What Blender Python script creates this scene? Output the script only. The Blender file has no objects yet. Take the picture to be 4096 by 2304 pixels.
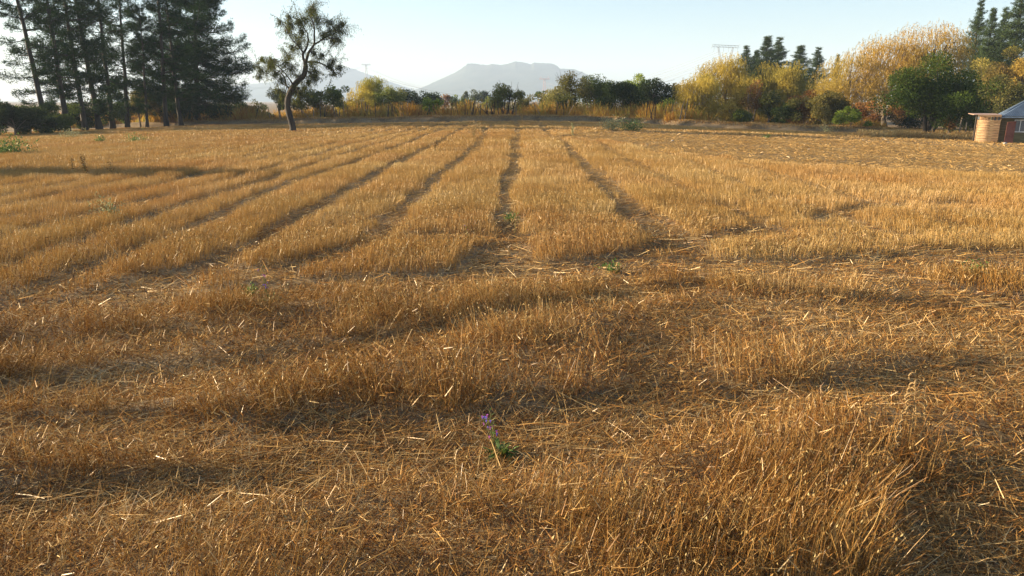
import bpy, math, random
import numpy as np
from mathutils import Vector, Matrix
D = bpy.data
S = bpy.context.scene
COL = S.collection
PI = math.pi
R = math.radians

# ------------------------------------------------------------------ camera
CAMH = 1.9
PITCH = R(14.2)
YAW = R(0.33)
F4 = 2960.0                                   # focal length in pixels of the 4096 wide photograph
cam = D.cameras.new("camera"); camo = D.objects.new("camera", cam); COL.objects.link(camo)
camo.location = (0, 0, CAMH)
camo.rotation_euler = (PI/2 - PITCH, 0, YAW)
cam.sensor_fit = 'HORIZONTAL'; cam.sensor_width = 36.0
cam.lens = 36.0 * F4 / 4096.0
cam.clip_start = 0.05; cam.clip_end = 20000
S.camera = camo

# ------------------------------------------------------------------ sky, sun, exposure
SUN_EL, SUN_AZ = R(13.5), R(-77.0)            # azimuth from +Y towards +X
w = D.worlds.new("World"); S.world = w; w.use_nodes = True
nt = w.node_tree; nt.nodes.clear()
sky = nt.nodes.new('ShaderNodeTexSky'); sky.sky_type = 'NISHITA'; sky.sun_disc = False
sky.sun_elevation = SUN_EL; sky.sun_rotation = SUN_AZ
sky.altitude = 200; sky.air_density = 1.0; sky.dust_density = 1.2; sky.ozone_density = 2.3
bg = nt.nodes.new('ShaderNodeBackground'); bg.inputs[1].default_value = 0.058
wo = nt.nodes.new('ShaderNodeOutputWorld')
nt.links.new(sky.outputs[0], bg.inputs[0]); nt.links.new(bg.outputs[0], wo.inputs[0])
sun = D.lights.new("sun", 'SUN'); suno = D.objects.new("sun", sun); COL.objects.link(suno)
sun.energy = 5.0; sun.angle = R(0.5); sun.color = (1.0, 0.80, 0.54)
sd = Vector((math.sin(SUN_AZ)*math.cos(SUN_EL), math.cos(SUN_AZ)*math.cos(SUN_EL), math.sin(SUN_EL)))
suno.rotation_euler = sd.to_track_quat('Z', 'Y').to_euler()
S.view_settings.view_transform = 'Standard'; S.view_settings.look = 'None'
S.view_settings.gamma = 1; S.view_settings.exposure = 2.05
S.render.engine = 'CYCLES'
cy = S.cycles
cy.max_bounces = 6; cy.diffuse_bounces = 3; cy.transmission_bounces = 4; cy.transparent_max_bounces = 8
cy.volume_bounces = 1; cy.use_denoising = True; cy.caustics_reflective = False; cy.caustics_refractive = False
HAZE_DENSITY = 2.7e-4

# ------------------------------------------------------------------ numeric helpers
RNG = np.random.default_rng(7)
def _h(ix, iy, s):
    n = (ix.astype(np.int64)*374761393 + iy.astype(np.int64)*668265263 + s*974634777) & 0xffffffff
    n = ((n ^ (n >> 13)) * 1274126177) & 0xffffffff
    return ((n ^ (n >> 16)) & 0xffff) / 65535.0
def vn(x, y, s=0):                            # value noise, 0..1
    x = np.asarray(x, float); y = np.asarray(y, float)
    ix = np.floor(x); iy = np.floor(y); fx = x-ix; fy = y-iy
    fx = fx*fx*(3-2*fx); fy = fy*fy*(3-2*fy); ix = ix.astype(np.int64); iy = iy.astype(np.int64)
    a = _h(ix, iy, s); b = _h(ix+1, iy, s); c = _h(ix, iy+1, s); d = _h(ix+1, iy+1, s)
    return (a*(1-fx)+b*fx)*(1-fy) + (c*(1-fx)+d*fx)*fy
def fbm(x, y, s=0, o=3):
    v = 0; a = 1; t = 0
    for i in range(o):
        v = v + a*vn(x*2**i, y*2**i, s+i*17); t += a; a *= .5
    return v/t
def sst(a, b, x):
    t = np.clip((np.asarray(x, float)-a)/(b-a), 0, 1); return t*t*(3-2*t)

ROT = Matrix.Rotation(YAW, 3, 'Z') @ Matrix.Rotation(PI/2-PITCH, 3, 'X')
def ray(px, py):
    return ROT @ Vector(((px-2048)/F4, -(py-1152)/F4, -1.0))
def P(px, py, Y):                             # the point of that line of sight at the distance Y down the field
    d = ray(px, py); k = Y/d.y
    return Vector((d.x*k, Y, CAMH + d.z*k))

def base_z(x, y):                             # the field: a very gentle ridge that falls away to both sides
    x = np.asarray(x, float); y = np.asarray(y, float)
    ax = np.minimum(np.sqrt(x*x+25.0)-5.0, 60)
    return -0.027*ax
def gp_flat(px, py):
    d = ray(px, py); k = 0.0
    t = CAMH/max(1e-4, -d.z)
    for i in range(40):
        x, y = d.x*t, d.y*t
        g = float(base_z(x, y)); t = (CAMH-g)/max(1e-4, -d.z)
    return np.array([d.x*t, d.y*t])
# the earth bank along the far edge (foot line as seen, carried to the ground)
BERM = np.array([gp_flat(*p) for p in [(900,500),(1200,496),(1500,492),(2000,487.5),(2250,487),(2450,489),(2700,505),(3000,521),(3300,531),(3600,540),(3850,550)]])
BERM = np.vstack([[BERM[0][0]-26, BERM[0][1]+6], BERM, [BERM[-1][0]+3, BERM[-1][1]+1]])
def seg_dist(x, y, pl):                       # distance and side (y above the line) to a polyline
    x = np.asarray(x, float); y = np.asarray(y, float)
    best = np.full(x.shape, 1e9)
    for a, b in zip(pl[:-1], pl[1:]):
        ab = b-a; L = ab@ab
        t = np.clip(((x-a[0])*ab[0]+(y-a[1])*ab[1])/L, 0, 1)
        dd = np.hypot(x-a[0]-t*ab[0], y-a[1]-t*ab[1])
        best = np.minimum(best, dd)
    return best
def berm_y(x): return np.interp(x, BERM[:,0], BERM[:,1])
def berm_z(x, y):
    x = np.asarray(x, float); y = np.asarray(y, float)
    d = y - berm_y(x) + (fbm(x*.35, y*.1, 91)-.5)*.6
    hgt = .50 + .12*(fbm(x*.22, x*0, 92)-.5)*2
    prof = sst(0, 1.5, d)*(1-sst(2.2, 6.5, d))
    ends = sst(BERM[0][0], BERM[0][0]+16, x)*(1-sst(BERM[-1][0]-9, BERM[-1][0], x))
    ditch = -0.10*sst(-1.6, -.4, d)*(1-sst(-.4, .5, d))
    return (hgt*prof + ditch)*ends
# tyre and mower tracks
TR = []                                       # (polyline on the ground, half width, strength)
def tr(pts, w, s=1.0):                        # given in pixels of the 2576 wide view
    TR.append((np.array([gp_flat(a*1.59006, b*1.59006) for a, b in pts]), w, s))
tr([(1960,585),(1700,625),(1480,668),(1260,697),(1050,715),(860,725),(600,740),(380,772)], .30, 1)
tr([(1700,728),(1500,765),(1250,812),(1080,848),(900,886),(650,925),(400,960),(150,985),(0,1000),(-300,1030)], .27, 1)
tr([(520,850),(300,880),(0,900)], .30, .6)
tr([(2800,930),(2576,962),(2300,985),(1950,1012),(1700,1060),(1450,1110),(1200,1145),(900,1185),(600,1230),(300,1262),(0,1300),(-300,1330)], .30, 1)
tr([(1200,1090),(900,1100),(600,1140),(300,1120),(0,1110),(-300,1100)], .26, .85)
tr([(1640,1000),(1450,1050),(1150,1090)], .22, .9)
tr([(1600,665),(1800,680),(2000,690),(2250,668),(2576,655)], .55, .85)
tr([(1690,735),(1600,800),(1570,870),(1640,930),(1740,985)], .18, .45)
tr([(1760,800),(2000,782),(2250,800),(2576,770)], .34, .6)
tr([(2600,1180),(2400,1120),(2150,1060),(1950,1030)], .22, .6)
tr([(1000,1340),(700,1330),(300,1350),(-100,1390)], .30, .6)
tr([(1700,1260),(1500,1230),(1100,1240)], .20, .6)
tr([(1050,598),(1180,602),(1300,606)], .3, .8)
tr([(1280,560),(1283,600),(1265,640),(1245,690)], .30, 1)
tr([(1480,430),(1560,490),(1640,575),(1740,640)], .28, .8)
tr([(2050,560),(2200,525),(2420,520)], .3, .6)
tr([(900,626),(830,655),(700,690),(420,700),(200,770),(0,790)], .24, .8)
ROWX = [2.0, 0.0, -1.85, -3.7, -5.2, -6.35, -7.5, -8.8, -10.1, -11.4, -12.7, -14.0, -15.4, -16.8, -18.2, -19.7, -21.2, -22.8, 3.8, 5.4, 7.0]
FLATP = [gp_flat(*p) for p in [(2150,556),(2450,566),(2700,610),(3000,650),(3500,685),(4400,740),(4900,700),(4900,560),(3900,553),(3000,545),(2500,520)]]
def in_poly(x, y, poly):
    c = np.zeros(np.shape(x), bool); n = len(poly); j = n-1
    for i in range(n):
        xi, yi = poly[i]; xj, yj = poly[j]
        m = ((yi > y) != (yj > y)) & (x < (xj-xi)*(y-yi)/(yj-yi+1e-12)+xi)
        c ^= m; j = i
    return c
def stand(x, y):                              # 0 = trodden flat, 1 = full stubble
    x = np.asarray(x, float); y = np.asarray(y, float)
    v = np.ones(x.shape)
    wob = (fbm(x*.9, y*.9, 5)-.5)
    for pl, wd, s in TR:
        lo = pl.min(0)-2; hi = pl.max(0)+2
        m = (x > lo[0]) & (x < hi[0]) & (y > lo[1]) & (y < hi[1])
        if m.any():
            d = seg_dist(x[m], y[m], pl) + wob[m]*.55
            v[m] = np.minimum(v[m], 1 - s*(1-sst(wd*.85, wd*1.3, d)))
    rough = fbm(x*2.6, y*1.4, 7)-.5
    for i, rx in enumerate(ROWX):
        side = sst(9.6, 11.0, y) if rx > -3 else sst(6.5, 7.8, y)
        d = np.abs(x - rx - .35*(fbm(y*.12, y*0+i, 31)-.5)*2) + wob*.25 + rough*(.42 if rx > -3 else .22)
        wd = .20 if rx > -4 else .215
        s = (1.0 if abs(rx) < 3 else 1.0 if rx < -3 and rx > -9 else 1.0)*(.82+.18*sst(.35, .55, fbm(y*.35, y*0+i*3, 41)))
        if rx > 3: s *= .55
        v = np.minimum(v, 1 - s*side*(1-sst(wd*.8, wd*1.25, d))*(1-.35*sst(35, 60, y)))
    v = v*(1-.93*in_poly(x + 1.5*wob, y + 3*wob, FLATP))
    v = v*(1-.7*sst(.62, .72, fbm(x*.5, y*.5, 61))*(y < 8.5))
    b = y-berm_y(x)
    v = v*(1-.8*sst(-.7, -.1, b)*(1-sst(1.2, 1.6, b)))
    for ex, ey, er in CLEAR: v = v*sst(er*.6, er*1.3, np.hypot(x-ex, (y-ey)*.8))
    return np.clip(v, 0, 1)
CLEAR = [(*gp_flat(1990, 1820), .26), (*gp_flat(1072, 1215), .2), (*gp_flat(3640, 1745), .22)]
def ground_z(x, y):
    x = np.asarray(x, float); y = np.asarray(y, float)
    r = np.hypot(x, y)
    near = 1-sst(40, 90, r)
    z = base_z(x, y) + berm_z(x, y)
    z = z + .05*(fbm(x*.7, y*.7, 3)-.5)*near
    m = (y > .5) & (y < 70) & (r < 90)
    if np.any(m):
        q = stand(x[m], y[m]); fl = in_poly(x[m], y[m], FLATP); z[m] += .045*(np.where(fl, .5, q)-.5)
    return z
def gz(x, y): return float(ground_z(np.array([x]), np.array([y]))[0])
def gp(px, py):
    q = gp_flat(px, py); return Vector((q[0], q[1], gz(q[0], q[1])))

# ------------------------------------------------------------------ mesh helpers
def mesh_np(name, V, Q=None, T=None, attrs=None, mats=(), smooth=False, midx=None):
    me = D.meshes.new(name)
    V = np.asarray(V, np.float32).reshape(-1, 3)
    nq = 0 if Q is None else len(Q); ntr = 0 if T is None else len(T)
    me.vertices.add(len(V)); me.vertices.foreach_set('co', V.ravel())
    loops = []
    if nq: loops.append(np.asarray(Q, np.int32).ravel())
    if ntr: loops.append(np.asarray(T, np.int32).ravel())
    L = np.concatenate(loops) if loops else np.zeros(0, np.int32)
    me.loops.add(len(L)); me.loops.foreach_set('vertex_index', L)
    st = np.concatenate([np.arange(nq)*4, nq*4+np.arange(ntr)*3]).astype(np.int32)
    me.polygons.add(nq+ntr); me.polygons.foreach_set('loop_start', st)
    me.update(calc_edges=True)
    if attrs:
        for k, a in attrs.items():
            at = me.attributes.new(k, 'FLOAT', 'POINT'); at.data.foreach_set('value', np.asarray(a, np.float32))
    for m in mats: me.materials.append(m)
    if midx is not None: me.polygons.foreach_set('material_index', np.asarray(midx, np.int32))
    me.polygons.foreach_set('use_smooth', np.full(nq+ntr, smooth))
    return me
def link(name, me, parent=None):
    o = D.objects.new(name, me); COL.objects.link(o)
    if parent: o.parent = parent
    return o
def empty(name, loc, rz=0):
    o = D.objects.new(name, None); COL.objects.link(o); o.location = loc; o.rotation_euler = (0, 0, rz)
    o.empty_display_size = .2
    return o
def tag(o, label=None, cat=None, group=None, kind=None):
    if label: o['label'] = label
    if cat: o['category'] = cat
    if group: o['group'] = group
    if kind: o['kind'] = kind
    return o
def copy_tree(o, parent=None):
    c = o.copy(); COL.objects.link(c)
    if parent: c.parent = parent
    for ch in [q for q in D.objects if q.parent == o]: copy_tree(ch, c)
    return c

class MB:                                     # collects tubes, boxes and leaf quads into one mesh
    def __init__(s): s.V = []; s.Q = []; s.T = []; s.A = []; s.n = 0
    def add(s, V, Q=None, T=None, a=.5):
        V = np.asarray(V, float).reshape(-1, 3)
        if Q is not None and len(Q): s.Q.append(np.asarray(Q)+s.n)
        if T is not None and len(T): s.T.append(np.asarray(T)+s.n)
        s.V.append(V); s.A.append(np.full(len(V), a) if np.isscalar(a) else np.asarray(a)); s.n += len(V)
    def tube(s, pts, rad, n=6, a=.5, cap=True, rough=0):
        pts = np.asarray(pts, float); k = len(pts)
        rad = np.full(k, rad) if np.isscalar(rad) else np.asarray(rad, float)
        d = np.gradient(pts, axis=0); d /= np.linalg.norm(d, axis=1)[:, None]+1e-9
        ref = np.array([0, 0, 1.0]) if abs(d[:, 2]).mean() < .8 else np.array([0, 1.0, 0])
        u = np.cross(d, ref); u /= np.linalg.norm(u, axis=1)[:, None]+1e-9; v = np.cross(d, u)
        th = np.arange(n)*2*PI/n
        rr = rad[:, None]*(1+(RNG.random((k, n))-.5)*2*rough)
        V = pts[:, None]+rr[..., None]*(u[:, None]*np.cos(th)[None, :, None]+v[:, None]*np.sin(th)[None, :, None])
        i = np.arange(k-1)[:, None]*n; j = np.arange(n)[None]; j2 = (j+1) % n
        Q = np.stack([i+j, i+j2, i+n+j2, i+n+j], -1).reshape(-1, 4)
        V = V.reshape(-1, 3)
        if cap:
            V = np.vstack([V, pts[0], pts[-1]]); c0 = k*n; c1 = c0+1
            jj = np.arange(n); T = np.vstack([np.stack([jj*0+c0, (jj+1) % n, jj], -1), np.stack([jj*0+c1, (k-1)*n+jj, (k-1)*n+(jj+1) % n], -1)])
            s.add(V, Q, T, a)
        else: s.add(V, Q, None, a)
    def bar(s, a, b, r, n=4): s.tube([a, b], r, n)
    def box(s, c, sz, rz=0, rx=0, a=.5, bev=0):
        hx, hy, hz = [q/2 for q in sz]
        V = np.array([[x, y, z] for x in (-hx, hx) for y in (-hy, hy) for z in (-hz, hz)])
        cx, sx = math.cos(rx), math.sin(rx); V = V @ np.array([[1, 0, 0], [0, cx, sx], [0, -sx, cx]])
        cz, sz_ = math.cos(rz), math.sin(rz); V = V @ np.array([[cz, sz_, 0], [-sz_, cz, 0], [0, 0, 1]])
        s.add(V+np.asarray(c), [[0,1,3,2],[4,6,7,5],[0,4,5,1],[2,3,7,6],[0,2,6,4],[1,5,7,3]], None, a)
    def leaves(s, C, direc, length, width, a):    # one kite per leaf
        n = len(C); direc = direc/(np.linalg.norm(direc, axis=1)[:, None]+1e-9)
        r = RNG.normal(size=(n, 3)); side = np.cross(direc, r); side /= np.linalg.norm(side, axis=1)[:, None]+1e-9
        length = np.broadcast_to(length, n)[:, None]; width = np.broadcast_to(width, n)[:, None]
        V = np.stack([C, C+direc*length*.45+side*width/2, C+direc*length, C+direc*length*.45-side*width/2], 1)
        i = np.arange(n)[:, None]*4
        s.add(V.reshape(-1, 3), i+np.arange(4)[None], None, np.repeat(a, 4))
    def mesh(s, name, mats=(), smooth=False):
        Q = np.vstack(s.Q) if s.Q else None; T = np.vstack(s.T) if s.T else None
        return mesh_np(name, np.vstack(s.V), Q, T, {'rnd': np.concatenate(s.A)}, mats, smooth)
    def build(s, name, mat, parent=None, smooth=False):
        return link(name, s.mesh(name, [mat], smooth), parent)

# ------------------------------------------------------------------ materials
def _new(name):
    m = D.materials.new(name); m.use_nodes = True; m.node_tree.nodes.clear(); return m, m.node_tree
def ramp(nt, cols, pos=None):
    r = nt.nodes.new('ShaderNodeValToRGB'); cr = r.color_ramp
    n = len(cols); pos = pos or [i/(n-1) for i in range(n)]
    cr.elements[0].position = pos[0]; cr.elements[0].color = (*cols[0], 1)
    cr.elements[1].position = pos[-1]; cr.elements[1].color = (*cols[-1], 1)
    for p, c in list(zip(pos, cols))[1:-1]:
        e = cr.elements.new(p); e.color = (*c, 1)
    return r
def leaf_mat(name, cols, trans=.35, nscale=.6, namt=.35, cols2=None, spec=0.0):
    m, nt = _new(name); N = nt.nodes.new; L = nt.links.new
    at = N('ShaderNodeAttribute'); at.attribute_name = 'rnd'
    r = ramp(nt, cols); 
    geo = N('ShaderNodeNewGeometry'); no = N('ShaderNodeTexNoise'); no.inputs['Scale'].default_value = nscale; no.inputs['Detail'].default_value = 2
    L(geo.outputs['Position'], no.inputs['Vector'])
    ma = N('ShaderNodeMath'); ma.operation = 'MULTIPLY_ADD'; ma.inputs[1].default_value = namt*2; ma.inputs[2].default_value = -namt
    L(no.outputs[0], ma.inputs[0]); ad = N('ShaderNodeMath'); ad.operation = 'ADD'; ad.use_clamp = True
    L(at.outputs['Fac'], ad.inputs[0]); L(ma.outputs[0], ad.inputs[1]); L(ad.outputs[0], r.inputs[0])
    c = r.outputs[0]
    if cols2:                                 # a second tone that comes in patches
        r2 = ramp(nt, cols2); L(ad.outputs[0], r2.inputs[0])
        n2 = N('ShaderNodeTexNoise'); n2.inputs['Scale'].default_value = nscale*.35; n2.inputs['Detail'].default_value = 3; L(geo.outputs['Position'], n2.inputs['Vector'])
        mr = N('ShaderNodeMapRange'); mr.inputs[1].default_value = .45; mr.inputs[2].default_value = .62; L(n2.outputs[0], mr.inputs[0])
        mx = N('ShaderNodeMix'); mx.data_type = 'RGBA'; L(mr.outputs[0], mx.inputs[0]); L(c, mx.inputs[6]); L(r2.outputs[0], mx.inputs[7]); c = mx.outputs[2]
    d = N('ShaderNodeBsdfDiffuse'); t = N('ShaderNodeBsdfTranslucent'); mix = N('ShaderNodeMixShader'); mix.inputs[0].default_value = trans
    L(c, d.inputs[0]); L(c, t.inputs[0]); L(d.outputs[0], mix.inputs[1]); L(t.outputs[0], mix.inputs[2])
    out = N('ShaderNodeOutputMaterial'); sh = mix.outputs[0]
    if spec > 0:
        g = N('ShaderNodeBsdfGlossy'); g.inputs['Roughness'].default_value = .35; g.inputs[0].default_value = (1, .95, .85, 1)
        m2 = N('ShaderNodeMixShader'); m2.inputs[0].default_value = spec; L(sh, m2.inputs[1]); L(g.outputs[0], m2.inputs[2]); sh = m2.outputs[0]
    L(sh, out.inputs[0])
    return m
def solid_mat(name, c1, c2=None, scale=8, rough=.85, stretch=None, metal=0, bump=.3, spec=.3):
    m, nt = _new(name); N = nt.nodes.new; L = nt.links.new
    b = N('ShaderNodeBsdfPrincipled'); b.inputs['Roughness'].default_value = rough; b.inputs['Metallic'].default_value = metal
    b.inputs['Specular IOR Level'].default_value = spec
    tc = N('ShaderNodeTexCoord'); mp = N('ShaderNodeMapping'); L(tc.outputs['Object'], mp.inputs[0])
    if stretch: mp.inputs['Scale'].default_value = stretch
    no = N('ShaderNodeTexNoise'); no.inputs['Scale'].default_value = scale; no.inputs['Detail'].default_value = 6; L(mp.outputs[0], no.inputs['Vector'])
    r = ramp(nt, [c1, c2 or c1], [.35, .65]); L(no.outputs[0], r.inputs[0]); L(r.outputs[0], b.inputs[0])
    if bump:
        bp = N('ShaderNodeBump'); bp.inputs['Strength'].default_value = bump; bp.inputs['Distance'].default_value = .02; L(no.outputs[0], bp.inputs['Height']); L(bp.outputs[0], b.inputs['Normal'])
    o = N('ShaderNodeOutputMaterial'); L(b.outputs[0], o.inputs[0])
    return m

M_straw = leaf_mat('straw', [(.050,.016,.004),(.24,.112,.024),(.385,.24,.078),(.53,.41,.19)], .18, .45, .22,
                   cols2=[(.050,.014,.004),(.26,.105,.022),(.385,.225,.075),(.52,.39,.19)], spec=.015)
M_litter = leaf_mat('fallen_straw', [(.055,.018,.005),(.28,.13,.032),(.46,.285,.095),(.64,.48,.25)], .15, .8, .2, spec=.02)
M_bark_dark = solid_mat('dark_bark', (.025,.02,.016), (.06,.048,.036), 3, stretch=(1, 1, .3))
M_bark = solid_mat('grey_bark', (.10,.08,.06), (.22,.18,.13), 3, stretch=(1, 1, .3))
M_wood = solid_mat('weathered_wood', (.13,.10,.07), (.30,.24,.17), 6, stretch=(1, 1, .2))
M_needle = leaf_mat('pine_needles', [(.009,.022,.008),(.020,.044,.012),(.042,.072,.02)], .3, .5, .3)
M_needle_b = leaf_mat('blue_pine_needles', [(.03,.05,.02),(.055,.085,.032),(.10,.135,.05)], .18, .4, .3)
def soil_mat():
    m, nt = _new('field_soil'); N = nt.nodes.new; L = nt.links.new
    b = N('ShaderNodeBsdfPrincipled'); b.inputs['Roughness'].default_value = 1; b.inputs['Specular IOR Level'].default_value = .1
    g = N('ShaderNodeNewGeometry')
    n1 = N('ShaderNodeTexNoise'); n1.inputs['Scale'].default_value = .5; n1.inputs['Detail'].default_value = 8; L(g.outputs['Position'], n1.inputs['Vector'])
    n2 = N('ShaderNodeTexNoise'); n2.inputs['Scale'].default_value = 22; n2.inputs['Detail'].default_value = 5; L(g.outputs['Position'], n2.inputs['Vector'])
    r1 = ramp(nt, [(.15,.105,.06),(.27,.195,.11),(.36,.275,.16)], [.3,.5,.7]); L(n1.outputs[0], r1.inputs[0])
    r2 = ramp(nt, [(.45,.42,.4),(1,1,1)], [.32,.62]); L(n2.outputs[0], r2.inputs[0])
    mx = N('ShaderNodeMix'); mx.data_type = 'RGBA'; mx.blend_type = 'MULTIPLY'; mx.inputs[0].default_value = .8
    L(r1.outputs[0], mx.inputs[6]); L(r2.outputs[0], mx.inputs[7]); L(mx.outputs[2], b.inputs[0])
    bp = N('ShaderNodeBump'); bp.inputs['Strength'].default_value = .7; bp.inputs['Distance'].default_value = .03; L(n2.outputs[0], bp.inputs['Height']); L(bp.outputs[0], b.inputs['Normal'])
    o = N('ShaderNodeOutputMaterial'); L(b.outputs[0], o.inputs[0]); return m
M_soil = soil_mat()

# ------------------------------------------------------------------ ground sheet and hills
def ground():
    def axis(lim, n, fine): 
        t = np.linspace(-1, 1, n); k = 7.2
        return np.sinh(t*k)/np.sinh(k)*lim
    xs = axis(4700, 561, 0)
    ys = np.concatenate([axis(4700, 561, 0)[:281], np.linspace(0, 92, 620)[1:], np.geomspace(92.5, 4700, 90)])
    X, Y = np.meshgrid(xs, ys)
    Z = ground_z(X.ravel(), Y.ravel())
    nx, ny = len(xs), len(ys)
    i = (np.arange(ny-1)[:, None]*nx + np.arange(nx-1)[None]).ravel()
    Q = np.stack([i, i+1, i+nx+1, i+nx], -1)
    me = mesh_np('ground', np.stack([X.ravel(), Y.ravel(), Z], -1), Q, mats=[M_soil], smooth=True)
    tag(link('ground', me), kind='structure')
ground()

M_hill = leaf_mat('hill_scrub', [(.035,.05,.04),(.06,.075,.055),(.09,.10,.075)], 0, .01, .4)
def hill(name, prof, Y, depth, seed):
    pts = [P(a, b, Y) for a, b in prof]
    px = np.array([p.x for p in pts]); pz = np.array([p.z for p in pts])
    xs = np.linspace(px[0], px[-1], 420); zs = np.interp(xs, px, pz)
    bump = (fbm(xs*.05, xs*0, seed, 4)-.5)*5 + np.where(fbm(xs*.02, xs*0, seed+3) > .5, 1, 0)*vn(xs*.25, xs*0, seed+9)*3.2
    ts = np.linspace(-1, 1, 60)
    X, T = np.meshgrid(xs, ts); ker = np.ones(61)/61; zsm = np.convolve(np.pad(zs, 30, mode='edge'), ker, 'valid')
    Zr = zsm[None]+(zs-zsm)[None]*np.clip(1-np.abs(T)*2.2, 0, 1)**1.5
    sp = 1-np.abs(T)**1.3
    n = (fbm(X*.0045+seed, T*7, seed, 4)-.5)*.6
    Z = -30 + (Zr+30)*sp*(1 + n*.5*np.abs(T)*2*(1-np.abs(T)))
    Z = Z + bump[None]*np.clip(1-np.abs(T)*14, 0, 1)
    Yy = Y + T*depth + (fbm(X*.004, T, seed+5)-.5)*200*(1-np.abs(T))*np.abs(T)
    i = (np.arange(59)[:, None]*420+np.arange(419)[None]).ravel()
    me = mesh_np(name, np.stack([X.ravel(), Yy.ravel(), Z.ravel()], -1), np.stack([i, i+1, i+421, i+420], -1), mats=[M_hill], smooth=True)
    me.attributes.new('rnd', 'FLOAT', 'POINT').data.foreach_set('value', fbm(X.ravel()*.03, Yy.ravel()*.03, 4).astype(np.float32))
    return tag(link(name, me), kind='structure')
hill('hill', [(1500,400),(1560,382),(1640,362),(1693,352),(1763,316),(1817,293),(1864,262),(1868,256),(1895,254),(1945,260),(1969,254),(2008,260),(2035,254),(2062,245),(2093,250),(2124,257),(2132,252),(2206,254),(2229,263),(2239,275),(2295,275),(2322,287),(2369,310),(2430,332),(2520,352),(2700,380),(2800,400)], 3300, 750, 11)
hill('hill', [(500,400),(800,372),(880,355),(966,342),(1024,334),(1086,331),(1120,318),(1172,286),(1220,270),(1300,262),(1377,266),(1420,277),(1463,294),(1502,307),(1537,318),(1599,340),(1626,350),(1700,372),(1850,400)], 3900, 600, 23)

# ------------------------------------------------------------------ standing stubble and fallen straw
def HW(r0): return 1.05 if r0 < 4 else .9 if r0 < 7.5 else .76
def fan(n, r0, r1, half=None):                 # points over a wedge of the field wider than the picture
    r = np.sqrt(RNG.random(n)*(r1*r1-r0*r0)+r0*r0)
    a = (RNG.random(n)*2-1)*(half or HW(r0))
    x = np.tan(a)*0+r*np.sin(a); y = r*np.cos(a)
    return x, y
def blades(x, y, h, wd, lean_az, lean, segs, bend=.25, z0=-.01, kink=None):
    n = len(x)
    z = ground_z(x, y)+z0
    d = np.stack([np.sin(lean)*np.sin(lean_az), np.sin(lean)*np.cos(lean_az), np.cos(lean)], -1)
    fa = RNG.random(n)*PI; side = np.stack([np.cos(fa), np.sin(fa), 0*fa], -1)
    side = np.cross(d, np.cross(side, d)); side /= np.linalg.norm(side, axis=1)[:, None]+1e-9
    b = np.stack([np.sin(lean_az+RNG.normal(size=n)*.7), np.cos(lean_az+RNG.normal(size=n)*.7), -.3*np.ones(n)], -1)
    base = np.stack([x, y, z], -1)
    rows = []
    for k in range(segs+1):
        t = k/segs
        c = base + d*(h*t)[:, None] + b*(h*bend*t*t*RNG.uniform(.2, 1, n) if k == segs else h*bend*t*t*.6)[:, None]
        ww = (wd*(1-.55*t))[:, None]/2
        rows.append(c-side*ww); rows.append(c+side*ww)
    V = np.stack(rows, 1)                     # n, 2(segs+1), 3
    m = 2*(segs+1); i = np.arange(n)[:, None, None]*m + np.arange(segs)[None, :, None]*2
    Q = (i+np.array([0, 1, 3, 2])[None, None]).reshape(-1, 4)
    tip = rows[-1]
    return V.reshape(-1, 3), Q, m, (rows[-1]+rows[-2])/2
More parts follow.
